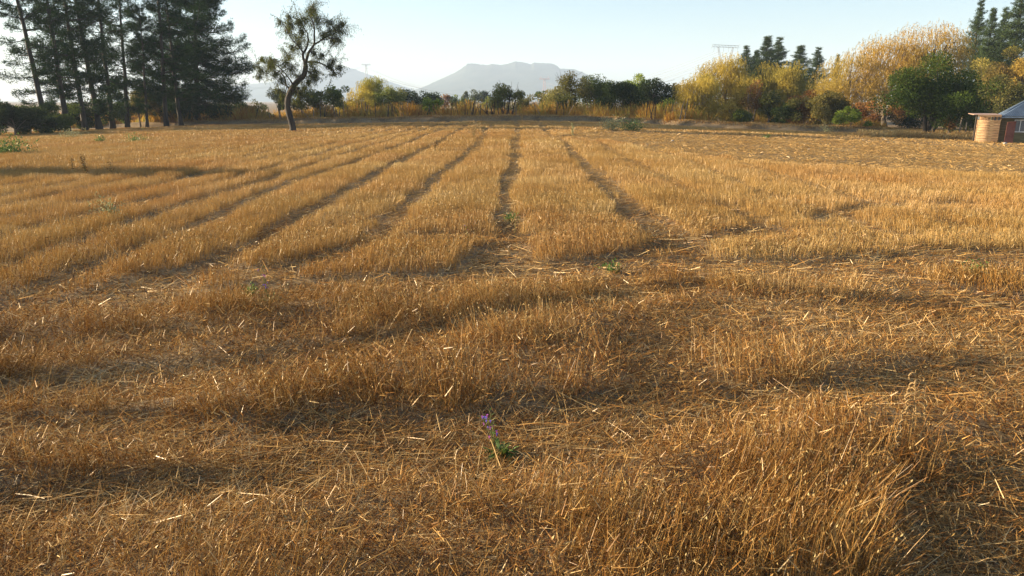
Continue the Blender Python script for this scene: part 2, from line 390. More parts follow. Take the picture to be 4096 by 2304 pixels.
def stubble():
    VV, QQ, AA = [], [], []; off = 0
    rings = [(0.8, 4.2, 3000, .0025, 3), (4.2, 8, 2300, .0032, 3), (8, 15, 1250, .0042, 2), (15, 28, 950, .0048, 1), (28, 48, 380, .008, 1), (48, 92, 100, .018, 1)]
    for r0, r1, dens, wd, segs in rings:
        n = int(HW(r0)*(r1*r1-r0*r0)*dens)
        x, y = fan(n, r0, r1)
        if r0 < 15:                           # plants grow in tufts
            k = n//9; cx, cy_ = fan(k, r0, r1); j = RNG.integers(0, k, n//2)
            x[:n//2] = cx[j]+RNG.normal(size=n//2)*.022; y[:n//2] = cy_[j]+RNG.normal(size=n//2)*.022
        s = stand(x, y)
        dn = .35+.9*fbm(x*1.7, y*1.7, 71)
        keep = RNG.random(n) < np.clip(s**1.5*(dn*1.3-.12)*(1-(.85-1.2*sst(.42, .58, fbm(x*1.5, y*2.2, 77)))*(1-sst(6.5, 9.5, y)))*(1+.5*sst(7, 10, y)), 0.02, 1)
        x, y, s = x[keep], y[keep], s[keep]; n = len(x)
        big = fbm(x*.6, y*.6, 81); 
        nearf = 1-sst(4.5, 8.5, y)
        h = (.16+.22*big+(.06+.02*nearf-.03*sst(6, 11, y))*RNG.normal(size=n))*np.clip(.25+.8*s, 0, 1)*(.80-.06*nearf)*(1-.28*sst(5.5, 10, y))
        h *= (1-.12*sst(28, 50, y))*(.6+.8*fbm(x*2.3, y*2.3, 83))
        h = np.clip(h, .05, .5)
        tall = RNG.random(n) < .02*(y < 7); h[tall] *= 1.35
        la = RNG.random(n)*2*PI; patch = (fbm(x*.5, y*.5, 101)-.5)*8
        mixp = RNG.random(n) < .5; la[mixp] = patch[mixp]
        lean = np.abs(RNG.normal(size=n))*(.2+.26*(1-sst(5, 9, y))*(.5+fbm(x*.8, y*.8, 88)))+.03; lean[s < .5] *= 2.2
        V, Q, m, tip = blades(x, y, h, wd*RNG.uniform(.6, 1.5, n), la, np.clip(lean, 0, 1.3), segs, bend=np.minimum(.06+RNG.exponential(.16, n), .75))
        a = np.clip(RNG.beta(2.2, 2.2, n)*.8+.1 + (fbm(x*.35, y*.35, 111)-.5)*.5, 0, 1)
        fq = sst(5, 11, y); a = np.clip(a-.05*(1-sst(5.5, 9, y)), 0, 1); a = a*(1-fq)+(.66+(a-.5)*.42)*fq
        VV.append(V); QQ.append(Q+off); AA.append(np.repeat(a, m)); off += len(V)
        # seed heads
        if r0 < 15:
            sel = np.where((RNG.random(n) < (.16 if r0 < 8 else .10)) & (h > .15))[0]; k = len(sel)
            c = tip[sel]; L_ = RNG.uniform(.007, .014, k)*(1 if r0 < 8 else 1.3); W_ = L_*RNG.uniform(.3, .55, k)
            off3 = np.array([[0,0,0],[1,0,.5],[0,1,.5],[-1,0,.5],[0,-1,.5],[0,0,1.]])
            sc = np.stack([W_, W_, L_*1.5], -1)
            V = c[:, None]+off3[None]*sc[:, None]; V[:, :, 0] += off3[None, :, 2]*(RNG.normal(size=(k, 1))*.008)
            i = np.arange(k)[:, None, None]*6
            T4 = np.array([[0,2,1,1],[0,3,2,2],[0,4,3,3],[0,1,4,4],[5,1,2,2],[5,2,3,3],[5,3,4,4],[5,4,1,1]])
            # as quads: split between the two halves
            Qh = np.array([[0,2,5,1],[0,4,5,3],[0,3,5,2],[0,1,5,4]])
            Qx = (i+Qh[None]).reshape(-1, 4)
            VV.append(V.reshape(-1, 3)); QQ.append(Qx+off); AA.append(np.repeat(np.clip(a[sel]+.45, 0, 1), 6)); off += k*6
    me = mesh_np('standing_stubble', np.vstack(VV), np.vstack(QQ), attrs={'rnd': np.concatenate(AA)}, mats=[M_straw])
    tag(link('standing_stubble', me), 'dry golden stubble standing in strips across the whole field', 'stubble', kind='stuff')
stubble()
def fallen():
    VV, QQ, AA = [], [], []; off = 0
    for r0, r1, dens, wd, ln in [(0.8, 4.2, 1900, .0032, .17), (4.2, 8, 1300, .0042, .18), (8, 15, 560, .007, .2), (15, 28, 480, .009, .14), (28, 48, 330, .013, .15), (48, 92, 80, .024, .2)]:
        n = int(HW(r0)*(r1*r1-r0*r0)*dens)
        x, y = fan(n, r0, r1); s = stand(x, y)
        keep = RNG.random(n) < np.clip(1.15-.75*s, .25, 1)*(.35+fbm(x*1.1, y*1.1, 131))
        x, y, s = x[keep], y[keep], s[keep]; n = len(x)
        flow = (fbm(x*.35, y*.35, 141)-.5)*5 + PI/2
        la = flow + RNG.normal(size=n)*.75; la[RNG.random(n) < .3] = RNG.random((1,))*6
        la = np.where(RNG.random(n) < .35, RNG.random(n)*2*PI, la)
        lean = PI/2 - np.abs(RNG.normal(size=n))*.16 - .02
        h = ln*RNG.uniform(.35, 1.6, n)
        stick = RNG.random(n) < .008*(y < 12)
        wv = wd*RNG.uniform(.6, 1.4, n); wv[stick] *= 1.6
        V, Q, m, _ = blades(x, y, h, wv, la, lean, 2 if r0 < 8 else 1, bend=.12, z0=.006)
        V[:, 2] += np.repeat(RNG.random(n)**2*.05*(1-.5*s), m)
        a = np.clip(RNG.beta(1.8, 2.2, n) + .12*(s < .5) + (fbm(x*.5, y*.5, 151)-.5)*.4, 0, 1); a[stick] = RNG.uniform(.75, 1, stick.sum())
        a = np.where(y > 15, np.clip(.52+a*.24, 0, 1), a)
        VV.append(V); QQ.append(Q+off); AA.append(np.repeat(a, m)); off += len(V)
    for r0, r1, dens, wd in [(0.8, 4.2, 5200, .0030), (4.2, 8, 2400, .0040), (8, 12, 500, .0055)]:
        n = int(HW(r0)*(r1*r1-r0*r0)*dens); x, y = fan(n, r0, r1); s = stand(x, y)
        V, Q, m, _ = blades(x, y, RNG.uniform(.02, .09, n), wd*RNG.uniform(.5, 1.9, n), RNG.random(n)*2*PI, RNG.uniform(.3, 1.55, n), 1, bend=.4)
        V[:, 2] += np.repeat(RNG.random(n)**1.5*(.05+.12*s), m)
        VV.append(V); QQ.append(Q+off); AA.append(np.repeat(np.clip(RNG.beta(1.1, 1.8, n), 0, 1), m)); off += len(V)
    me = mesh_np('fallen_straw', np.vstack(VV), np.vstack(QQ), attrs={'rnd': np.concatenate(AA)}, mats=[M_litter])
    tag(link('fallen_straw', me), 'pale broken straw lying flat in the mower tracks and between the strips', 'straw', kind='stuff')
fallen()

# ------------------------------------------------------------------ trees
def bez(a, b, c, n=6):
    t = np.linspace(0, 1, n)[:, None]; return (1-t)**2*a+2*t*(1-t)*b+t*t*c
def pine(h, z0, rmax, dens=1.0, shape='open', tr_=.25, step=.75, crown_top=None):
    """returns trunk, branch and needle meshes of a whorled conifer"""
    tk = MB(); cr = MB(); br = MB()
    zz = np.linspace(-.3, h, 14); wob = np.cumsum(RNG.normal(size=(14, 2))*.035, axis=0)
    tk.tube(np.stack([wob[:, 0], wob[:, 1], zz], -1), tr_*(1-(np.clip(zz, 0, h)/h)**1.1*.9)+tr_*.45*np.exp(-np.clip(zz, 0, 9)*2.2), 9, rough=.06)
    z = z0
    while z < h-.2:
        f = (z-z0)/(h-z0)
        if shape == 'open': Rz = rmax*(.65+.5*min(1, f*3))*(1-f)**.55*.95
        elif shape == 'cone': Rz = rmax*(1-f)**1.0*1.15*RNG.uniform(.75, 1.2)
        else: Rz = rmax*(1-f)**.6
        nb = RNG.integers(3, 6) if shape == 'open' else RNG.integers(4, 7)
        a0 = RNG.random()*6.28
        for b in range(nb):
            if shape == 'open' and RNG.random() < .3: continue
            az = a0+b*2*PI/nb+RNG.normal()*.25; L = max(.25, Rz*RNG.uniform(.55, 1.12)); zb = z+RNG.normal()*.15
            x0, y0 = np.interp(zb, zz, wob[:, 0]), np.interp(zb, zz, wob[:, 1])
            dz = (-.18*(1-f)+.45*f+RNG.normal()*.13)*L - (.42*(1-f)*L if shape == 'dense' else 0)
            p0 = np.array([x0, y0, zb]); dirv = np.array([math.cos(az), math.sin(az), 0])
            pts = bez(p0, p0+dirv*L*.55+np.array([0, 0, dz*.9-.02*L]), p0+dirv*L+np.array([0, 0, dz+(.16+.1*RNG.random()+(.12 if shape == 'dense' else 0))*L]), 6)
            br.tube(pts, np.linspace(.015+.013*L, .008, 6), 4, cap=False)
            n = int(L*26*dens)+4
            t = RNG.uniform(.22 if shape == 'open' else .05, 1, n)**.8
            c = np.stack([np.interp(t, np.linspace(0, 1, 6), pts[:, k]) for k in range(3)], -1)
            lat = np.array([-dirv[1], dirv[0], 0]); spread = .26*L*np.sin(np.clip(t, 0, 1)*PI*.85)
            c += lat*(RNG.uniform(-1, 1, n)*spread)[:, None]+np.array([0, 0, 1])*(RNG.normal(size=n)*(.07+(.028 if shape == 'dense' else .05)*L)+.03)[:, None]
            # twigs end in brushes of needles
            q = 7; cc = np.repeat(c, q, 0)+RNG.normal(size=(n*q, 3))*np.array([.10, .10, .05])
            dr = np.repeat(dirv[None]*.7+lat*RNG.uniform(-.7, .7, (n, 1))+np.array([[0, 0, .35]]), q, 0)+RNG.normal(size=(n*q, 3))*.55
            a = np.repeat(RNG.random(n)*.6+.2, q)+RNG.normal(size=n*q)*.1
            cr.leaves(cc, dr, RNG.uniform(.16, .34, n*q), .045, np.clip(a, 0, 1))
        z += step*RNG.uniform(.6, 1.4)*(1-.45*f)
    return tk.mesh('trunk', [M_bark_dark], True), br.mesh('branches', [M_bark_dark], False), cr
def place_pine(meshes, loc, lean=(0, 0), rz=0, sc=1, name='pine_tree'):
    o = empty(name, loc, rz)
    o.rotation_euler = (lean[1], lean[0], rz); o.scale = (sc,)*3
    for nm, me in zip(('trunk', 'branches', 'crown'), meshes): link(nm, me, o)
    return o
def pvar(*a, mat=M_needle, **k):
    t, b, c = pine(*a, **k); return (t, b, c.mesh('crown', [mat]))

# left row: base pixel and where the trunk leaves the top of the picture
open_vars = [pvar(20, 2.6, 3.7, 1.0, 'open', .26, .66), pvar(21, 3.4, 3.4, 1.0, 'open', .25, .7), pvar(19, 2.2, 3.8, 1.0, 'open', .24, .68)]
LP = [(197,535,56,'leftmost of the leaning pines, its trunk tilting far to the left'),
      (272,531,184,'second pine from the left in the dark row, straight slim trunk'),
      (344,526,262,'third pine from the left in the row, slim trunk tilting left'),
      (400,522,312,'fourth pine from the left in the row, between two slim trunks'),
      (454,518,402,'fifth pine from the left, standing close to its taller right neighbour'),
      (507,513,473,'sixth pine from the left, thick dark trunk nearly upright'),
      (588,513,560,'thin short-trunked young pine between the thick sixth and eighth trunks'),
      (663,509,625,'pine with thin upper trunk, third from the right end of the row'),
      (727,505,668,'pine standing just left of the bushy end tree of the row')]
def base_on(px, py):
    q = gp_flat(px, py); return Vector((q[0], q[1], gz(q[0], q[1])))
for i, (px, py, tx, lab) in enumerate(LP):
    b = base_on(px, py)
    top = P(tx, 0, b.y); lean = math.atan2(top.x-b.x, top.z-b.z)
    o = place_pine(open_vars[i % 3], b, (lean, 0), 0, .62 if i == 6 else RNG.uniform(.93, 1.08))
    # spin about the trunk first, then lean
    o.rotation_euler = (Matrix.Rotation(lean, 3, 'Y') @ Matrix.Rotation(i*1.3, 3, 'Z')).to_euler()
    tag(o, lab, 'pine tree', 'row of dark pines at the left edge of the field')
b = base_on(789, 498); top = P(775, 0, b.y)
dense = pvar(19.5, 2.6, 8.4, 1.6, 'dense', .36, .62)
o = place_pine(dense, b, (math.atan2(top.x-b.x, top.z-b.z), 0), 0)
tag(o, 'large bushy pine with long drooping boughs closing the right end of the row', 'pine tree', 'row of dark pines at the left edge of the field')
# the pine outside the left edge whose long shadow crosses the field
o = place_pine(pvar(10.6, .8, 3.0, 1.2, 'dense', .2, .5), (-46.5, 29.6, gz(-46.5, 29.6)))
tag(o, 'lower conical pine left of the picture whose long shadow lies across the stubble', 'pine tree')

def broadleaf(H, Rx, Ry, cb, kind, nleaf, leafL, seed=0, trunks=1, tr_=None, lean=0, twiggy=0, M_leaf=None, bark=None, clumps=None, ragged=.5):
    """H total height, Rx/Ry crown radii, cb height where the crown starts; base at the origin"""
    tk = MB(); cr = MB(); tr_ = tr_ or .03*H
    nc = clumps or int(16+Rx*Ry*1.2*(H-cb)/3)
    nc = min(nc, 90)
    cz = (H+cb)/2; Rz = (H-cb)/2
    u = RNG.normal(size=(nc, 3)); u /= np.linalg.norm(u, axis=1)[:, None]
    rad = RNG.random(nc)**.38
    C = u*rad[:, None]*np.array([Rx, Ry, Rz])*.9*(1+RNG.normal(size=(nc, 1))*.12*ragged*2)
    low = C[:, 2] < 0
    if cb < .16*H: C[low, :2] *= (1/np.sqrt(np.clip(1-.75*(C[low, 2]/Rz)**2, .3, 1)))[:, None]
    C[:, 2] += cz; C[:, 0] += lean*(C[:, 2]/H)
    cs = np.clip(RNG.uniform(.2, .42, nc)*min(Rx, Rz)*1.2, .25, 2.2)
    # trunks and limbs
    for k in range(trunks):
        a = RNG.random()*6.28; sp = (0 if trunks == 1 else .12*H*.5)
        top = np.array([math.cos(a)*sp*3+lean*.7, math.sin(a)*sp*2, cb+(H-cb)*.62])
        b0 = np.array([math.cos(a)*sp*.35, math.sin(a)*sp*.35, -.25])
        mid = (b0+top)/2+np.array([RNG.normal()*.04*H, RNG.normal()*.04*H, 0])
        tp = bez(b0, mid, top, 9); r = tr_/math.sqrt(trunks)
        tk.tube(tp, np.linspace(r, r*.25, 9)*(1+.4*np.exp(-np.arange(9)*1.3)), 8, rough=.08)
        for j in range(k, nc, trunks):
            if RNG.random() < (.8 if nc < 40 else .5):
                t = RNG.uniform(.3, 1); p = np.array([np.interp(t, np.linspace(0, 1, 9), tp[:, q]) for q in range(3)])
                e = C[j]; m = (p+e)/2+np.array([0, 0, .12*np.linalg.norm(e-p)])
                tk.tube(bez(p, m, e, 5), np.linspace(r*.32*(1.1-t*.5), .012+.002*H, 5), 5, cap=False)
                for _ in range(twiggy):
                    e2 = e+RNG.normal(size=3)*cs[j]*1.1+np.array([0, 0, .4*cs[j]]); tk.tube(bez(e, (e+e2)/2+RNG.normal(size=3)*.1, e2, 4), np.linspace(.012+.002*H, .012, 4), 3, cap=False)
    wgt = cs**2*(.4+RNG.random(nc)); j = RNG.choice(nc, nleaf, p=wgt/wgt.sum())
    tint = RNG.random(nc)
    v = RNG.normal(size=(nleaf, 3)); v /= np.linalg.norm(v, axis=1)[:, None]
    if kind == 'willow':
        st = nleaf//5; j = j[:st]
        v = v[:st]; p = C[j]+v*(cs[j]*RNG.random(st)**.5)[:, None]*np.array([1.1, 1.1, .9])
        out = p-np.array([0, 0, cz]); out[:, 2] = 0; out /= np.linalg.norm(out, axis=1)[:, None]+1e-6
        for q in range(5):
            dr = out*(.5-.12*q)+np.array([0, 0, .15-.45*q])+RNG.normal(size=(st, 3))*.25
            dr /= np.linalg.norm(dr, axis=1)[:, None]
            l = leafL*RNG.uniform(.8, 1.3, st)
            ok = p[:, 2] > .25
            cr.leaves(p[ok], dr[ok], l[ok]*1.3, leafL*.42, np.clip(tint[j][ok]*.5+.25+RNG.normal(size=ok.sum())*.13, 0, 1))
            p = p+dr*l[:, None]*.8+RNG.normal(size=(st, 3))*.03
    else:
        p = C[j]+v*(cs[j]*RNG.random(nleaf)**.45)[:, None]*np.array([1.15, 1.15, .85])
        ok = p[:, 2] > .1; p = p[ok]; v = v[ok]; jj = j[ok]
        dr = v+RNG.normal(size=v.shape)*.7
        if kind == 'droop': dr[:, 2] -= .9
        if kind == 'upright': dr[:, 2] += 1.3
        cr.leaves(p, dr, leafL*RNG.uniform(.6, 1.4, len(p)), leafL*.6, np.clip(tint[jj]*.55+.22+RNG.normal(size=len(p))*.13, 0, 1))
    return tk.mesh('trunk', [bark or M_bark], True), cr.mesh('crown', [M_leaf])

GM = {}
def gm(k):
    if k not in GM:
        pal = {
         'yellow': ([(.28,.20,.03),(.45,.36,.06),(.62,.52,.12)], [(.16,.18,.035),(.28,.29,.06),(.42,.42,.10)]),
         'gold':   ([(.25,.18,.035),(.42,.32,.06),(.58,.45,.10)], [(.16,.16,.04),(.30,.27,.06),(.44,.36,.09)]),
         'orange': ([(.26,.16,.035),(.42,.27,.055),(.54,.37,.09)], [(.22,.16,.035),(.36,.27,.055),(.46,.36,.09)]),
         'green':  ([(.04,.065,.014),(.085,.12,.026),(.16,.19,.04)], None),
         'dark':   ([(.018,.03,.012),(.035,.055,.018),(.06,.085,.028)], None),
         'oak':    ([(.025,.045,.010),(.05,.085,.018),(.11,.15,.03)], None),
         'olive':  ([(.06,.07,.022),(.12,.13,.035),(.21,.20,.06)], [(.10,.09,.03),(.18,.15,.045),(.27,.23,.07)]),
         'grey':   ([(.07,.085,.05),(.12,.14,.08),(.18,.2,.12)], None),
         'lime':   ([(.10,.15,.02),(.20,.26,.04),(.34,.38,.07)], None),
         'rust':   ([(.12,.05,.02),(.24,.11,.035),(.38,.2,.06)], [(.14,.11,.03),(.22,.17,.05),(.32,.25,.07)]),
         'willowgreen': ([(.08,.095,.028),(.16,.19,.05),(.28,.30,.085)], [(.14,.12,.04),(.22,.2,.06),(.32,.3,.1)]),
        }[k]
        sc_ = lambda cs: [tuple(v*(1.0 if k in ('yellow', 'gold', 'orange', 'lime', 'willowgreen') else .85) for v in c) for c in cs] if cs else None
        GM[k] = leaf_mat(k+'_foliage', sc_(pal[0]), .35, .35, .28, cols2=sc_(pal[1]))
    return GM[k]
def tree(px, top, base, wpx, Y, mat, label, kind='round', cat='tree', name=None, cbf=.25, dens=1.0, leaf=None, trunks=1, lean=0, group=None, deep=.8, twiggy=0, tr_=None, bark=None, ragged=.5):
    """px centre, top and base rows and width as seen from the field's near end; Y = distance down the field"""
    b = P(px, base, Y); g = gz(b.x, Y); z = g if base_low else g
    t = P(px, top, Y); H = t.z-g
    wpx = wpx*(1.04 if kind == 'willow' or wpx > 300 else 1.32 if 2150 < px < 2720 or px < 1400 else 1.22)
    Rx = wpx/2/F4*math.hypot(Y, b.x)*math.cos(math.atan2(abs(b.x), Y))*1.0
    leaf = leaf or max(.10, Y*.0021)*(.72 if kind == 'willow' else 1)
    area = PI*Rx*H/2
    n = int(min(34000, dens*area*5.2/(leaf*leaf*.33)))
    if kind == 'willow': ragged = .15
    ms = broadleaf(H, Rx, Rx*deep, H*cbf, kind, max(n, 600), leaf, trunks=trunks, M_leaf=gm(mat), lean=lean, twiggy=twiggy, tr_=tr_, bark=bark, ragged=ragged)
    nm = name or ('bush' if cat == 'bush' else 'willow_tree' if kind == 'willow' else 'tree')
    xm = P(px, (top+base)/2, Y).x
    o = empty(nm, (xm, Y, g))
    for q, me in zip(('trunk', 'crown'), ms): link(q, me, o)
    return tag(o, label, cat, group)
base_low = True

# --- undergrowth beneath the left pines
tree(50, 412, 556, 300, 64, 'dark', 'dark bush at the left border of the picture beneath the pines', cat='bush', cbf=.02, dens=1.2)
tree(190, 408, 545, 210, 70, 'green', 'dark green bush between the two leftmost pine trunks', cat='bush', cbf=.02, dens=1.2)
tree(330, 400, 530, 210, 76, 'dark', 'dark bush behind the third and fourth pine trunks', cat='bush', cbf=.02, dens=1.1)
tree(455, 385, 520, 120, 84, 'green', 'tall green bush behind the fifth pine trunk', cat='bush', cbf=.05)
tree(555, 365, 510, 140, 88, 'olive', 'loose olive tree behind the thin young pine', cbf=.3, dens=.7)
tree(640, 400, 505, 120, 92, 'olive', 'brownish bush behind the eighth pine trunk', cat='bush', cbf=.1, dens=.8)
tree(730, 405, 505, 110, 94, 'dark', 'dark bush behind the pines near the bushy end tree', cat='bush', cbf=.05)
tree(-60, 395, 556, 200, 66, 'green', 'dark green bush cut off by the left border beneath the pines', cat='bush', cbf=.02, dens=1.6)
tree(120, 425, 552, 150, 67, 'green', 'low dark green bush between the left border bush and the first pine trunk', cat='bush', cbf=.02, dens=1.6)
# --- beyond the fence, left of the lone tree to the middle
tree(905, 393, 470, 130, 98, 'green', 'rounded dark green bush right of the big drooping pine', cat='bush', cbf=.05)
tree(1020, 404, 468, 120, 98, 'willowgreen', 'low wide olive bush between the drooping pine and the lone tree', cat='bush', cbf=.08)
tree(1118, 345, 482, 72, 84, 'grey', 'slender grey-green tree just left of the lone tree trunk', kind='droop', cbf=.35, dens=.6, twiggy=1)
tree(1205, 342, 480, 80, 86, 'olive', 'thin dark brown-green tree just right of the lone tree trunk', kind='droop', cbf=.3, dens=.65, twiggy=1)
tree(1275, 350, 478, 88, 88, 'willowgreen', 'green tree with upright leaning stems left of the yellow willow', cbf=.3, dens=.8, trunks=3)
tree(1345, 344, 475, 70, 86, 'willowgreen', 'narrow green tree touching the left side of the yellow willow', cbf=.3, dens=.8, trunks=2)
tree(1425, 345, 470, 190, 100, 'yellow', 'broad yellow-green willow with rounded crown beyond the fence', kind='willow', cbf=.08, dens=1.0)
tree(1505, 311, 470, 140, 104, 'yellow', 'taller bright yellow willow peaking above the hill foot', kind='willow', cbf=.1, dens=1.0)
tree(1555, 350, 470, 120, 100, 'willowgreen', 'green rounded crown at the right foot of the tall yellow willow', cbf=.1)
tree(1615, 340, 445, 120, 135, 'dark', 'dark blue-green tree with small pointed top right of the willows', cbf=.08)
tree(1695, 358, 440, 120, 140, 'dark', 'dark wide tree falling away to the right beside the small yellow bush', cbf=.05)
tree(1727, 388, 465, 62, 84, 'lime', 'small yellow-green bush standing alone in front of the fence gap', cat='bush', cbf=.1, trunks=2)
tree(1753, 374, 440, 30, 260, 'green', 'tiny hazy dark tree far behind the small yellow bush', cbf=.05)
tree(1783, 371, 430, 38, 170, 'rust', 'small reddish tree far behind the fence', cbf=.1, dens=.7)
tree(1820, 378, 430, 32, 170, 'lime', 'little green tree between the reddish tree and the bare poplar', cbf=.1)
tree(1862, 350, 430, 18, 190, 'grey', 'thin nearly bare poplar, leftmost of the two far ones', kind='upright', cbf=.2, dens=.4, twiggy=1)
tree(1868, 385, 440, 60, 180, 'green', 'low dark bush at the foot of the thin bare poplar', cat='bush', cbf=.02)
tree(1900, 356, 435, 40, 185, 'grey', 'wider bare poplar beside the dark round far tree', kind='upright', cbf=.15, dens=.45, twiggy=1)
tree(1934, 360, 440, 44, 210, 'dark', 'dark hazy tree left of the bushy middle tree', cbf=.05)
tree(1975, 385, 450, 70, 120, 'willowgreen', 'pale green bush at the left shoulder of the bushy middle tree', cat='bush', cbf=.05)
tree(2020, 334, 468, 118, 76, 'willowgreen', 'bushy multi-stemmed tree in front of the fence in the middle of the picture', cbf=.28, dens=.75, trunks=4, twiggy=1, bark=M_bark_dark)
tree(2112, 384, 455, 100, 110, 'olive', 'pale olive bush right of the bushy middle tree', cat='bush', cbf=.05)
tree(2160, 366, 450, 36, 150, 'green', 'small pointed green tree below the reddish pylon', kind='upright', cbf=.08)
tree(2185, 395, 458, 70, 96, 'willowgreen', 'low yellow-green bush below the reddish pylon', cat='bush', cbf=.05)
tree(2222, 348, 458, 84, 110, 'willowgreen', 'green tree with several upright tops right of the reddish pylon', kind='upright', cbf=.08, trunks=3)
tree(2290, 292, 462, 112, 90, 'olive', 'tall see-through tree with brownish bare top at the mountain foot', cbf=.22, dens=.5, trunks=3, twiggy=2, bark=M_bark_dark)
tree(2255, 365, 462, 90, 88, 'olive', 'olive bush in front of the tall see-through tree', cat='bush', cbf=.04)
tree(2382, 298, 464, 120, 92, 'green', 'dark green tree with a small peak right of the see-through tree', cbf=.08, dens=1.1)
tree(2488, 312, 470, 128, 86, 'dark', 'darkest rounded tree in the middle right group', cbf=.05, dens=1.3)
tree(2560, 279, 455, 96, 112, 'lime', 'bright yellow-green poplar rising behind the darkest tree', kind='upright', cbf=.1)
tree(2615, 300, 466, 118, 98, 'dark', 'dark green cone-shaped tree right of the bright poplar', cbf=.05, dens=1.2)
tree(2575, 395, 468, 50, 80, 'olive', 'small pale olive shrub before the dark cone-shaped tree', cat='bush', cbf=.03)
tree(2690, 308, 460, 48, 110, 'olive', 'small brownish tree at the left foot of the golden willows', cbf=.1)
tree(2660, 402, 480, 74, 78, 'lime', 'small rounded yellow-green bush beside the fence end', cat='bush', cbf=.05)
# --- golden willow mass
tree(2790, 290, 488, 190, 78, 'gold', 'golden willow at the left end of the big willow group', kind='willow', cbf=.06, dens=1.1)
tree(2895, 236, 488, 220, 84, 'gold', 'tallest domed golden-green willow in front of the large pylon', kind='willow', cbf=.05, dens=1.1)
tree(3035, 266, 492, 200, 82, 'gold', 'golden willow below the twin-topped pines', kind='willow', cbf=.05, dens=1.1)
tree(3160, 262, 495, 180, 80, 'gold', 'golden willow at the right end of the group below the blue pines', kind='willow', cbf=.05, dens=1.1)
tree(3010, 318, 494, 80, 70, 'rust', 'slender reddish tree with visible upright trunk before the willows', cbf=.3, dens=.35, twiggy=2, trunks=2)
tree(3078, 352, 496, 84, 69, 'olive', 'slender olive tree right of the reddish one before the willows', cbf=.3, dens=.6, twiggy=1)
tree(2920, 415, 492, 80, 69, 'orange', 'low orange bush at the foot of the tallest willow', cat='bush', cbf=.02)
tree(2970, 420, 494, 70, 68, 'green', 'low dark green bush between the orange bush and the reddish tree', cat='bush', cbf=.02)
tree(3120, 400, 500, 110, 67, 'dark', 'low dark bush below the right end willow', cat='bush', cbf=.02)
tree(3200, 380, 502, 120, 70, 'rust', 'brownish red bush between the willows and the olive shrubs', cat='bush', cbf=.04, dens=.8)
tree(3310, 366, 502, 220, 66, 'olive', 'wide olive-green bush in front of the orange willow', cat='bush', cbf=.05, dens=1.2)
tree(3405, 428, 512, 130, 61, 'lime', 'low rounded light green bush beside the wide olive bush', cat='bush', cbf=.04, dens=.9)
# --- orange willows and the big oak
tree(3400, 205, 500, 300, 86, 'orange', 'wide orange willow sloping up from the left', kind='willow', cbf=.05, dens=1.3)
tree(3560, 140, 500, 260, 90, 'orange', 'middle orange willow with shaggy top', kind='willow', cbf=.1, dens=1.3)
tree(3725, 78, 500, 270, 88, 'orange', 'highest orange willow with dark limbs showing through its thin crown', kind='willow', cbf=.3, dens=1.0, twiggy=0, bark=M_bark_dark)
tree(3520, 390, 510, 170, 72, 'rust', 'reddish brown bush under the orange willows', cat='bush', cbf=.05, dens=.9)
tree(3730, 250, 520, 350, 56, 'oak', 'big dark green spreading tree with several low trunks near the hut', cbf=.13, dens=1.5, trunks=6, tr_=.42, bark=M_bark_dark, leaf=.13, ragged=.8)
# --- background at the right border
tree(3935, 215, 480, 110, 84, 'gold', 'yellow-green tree behind the hut below the tall pines', cbf=.1)
tree(3905, 330, 495, 120, 76, 'green', 'green tree between the big spreading tree and the hut', cbf=.08)
tree(3955, 250, 480, 120, 80, 'rust', 'reddish autumn tree rising behind the hut roof', cbf=.08)
tree(4030, 300, 480, 130, 72, 'olive', 'olive tree standing right behind the hut roof', cbf=.05)
tree(4085, 200, 480, 130, 78, 'orange', 'orange autumn tree at the right border of the picture', cbf=.08)
tree(4010, 195, 480, 120, 88, 'gold', 'golden green tree under the tall pines at the right', cbf=.08)
tree(3640, 395, 500, 130, 78, 'dark', 'dark bush behind the trunks of the big spreading tree', cat='bush', cbf=.02)
tree(3830, 400, 500, 130, 74, 'olive', 'olive bush behind the right side of the big spreading tree', cat='bush', cbf=.02)
tree(3797, 455, 517, 44, 55, 'rust', 'small dried shrub with orange leaves right of the big spreading tree', cat='bush', cbf=.3, dens=.5, twiggy=1)

# pines behind the willows and at the right border
cone_vars = [pvar(18, .8, 4.4, .8, 'cone', .3, .62, mat=M_needle_b), pvar(18, .8, 3.9, .85, 'cone', .3, .58, mat=M_needle_b)]
G2 = 'tall pines at the right border'
def bpine(px, top, wpx, Y, lab, v=0, grp='pines behind the willows', mid=None):
    t = P(px, top, Y); g = gz(t.x, Y); H = t.z-g
    sz = H/18; sx = (wpx/2/F4*Y)/(4.4 if v == 0 else 3.9)*(1.45 if grp == G2 else 2.1)
    o = empty('pine_tree', (P(px, top+60, Y).x, Y, g), RNG.random()*6.28); o.scale = (sx, sx, sz)
    for nm, me in zip(('trunk', 'branches', 'crown'), cone_vars[v]): link(nm, me, o)
    tag(o, lab, 'pine tree', grp)
bpine(2985, 186, 120, 108, 'low rounded pine top just right of the large pylon', 0)
bpine(3025, 205, 90, 112, 'short pine between the rounded one and the twin-topped pines', 1)
bpine(3066, 150, 130, 110, 'left and tallest of the twin-topped pines behind the willows', 1)
bpine(3112, 152, 130, 114, 'right one of the twin-topped pines behind the willows', 0)
bpine(3200, 187, 130, 120, 'broad bluish pine in the middle of the gap before the orange willow', 1)
bpine(3268, 192, 110, 124, 'narrow bluish pine at the right side of the gap', 0)
bpine(3347, 222, 50, 140, 'small pine tip peeking over the orange willow slope', 1)
G2 = 'tall pines at the right border'
bpine(3917, 6, 170, 96, 'slim pointed pine, leftmost at the right border', 0, G2)
bpine(3965, 40, 140, 92, 'shorter pine right of the slim pointed one', 1, G2)
bpine(4018, 35, 150, 98, 'middle pine of the right border group', 0, G2)
bpine(4085, -60, 230, 90, 'largest pine cut off by the right border', 1, G2)

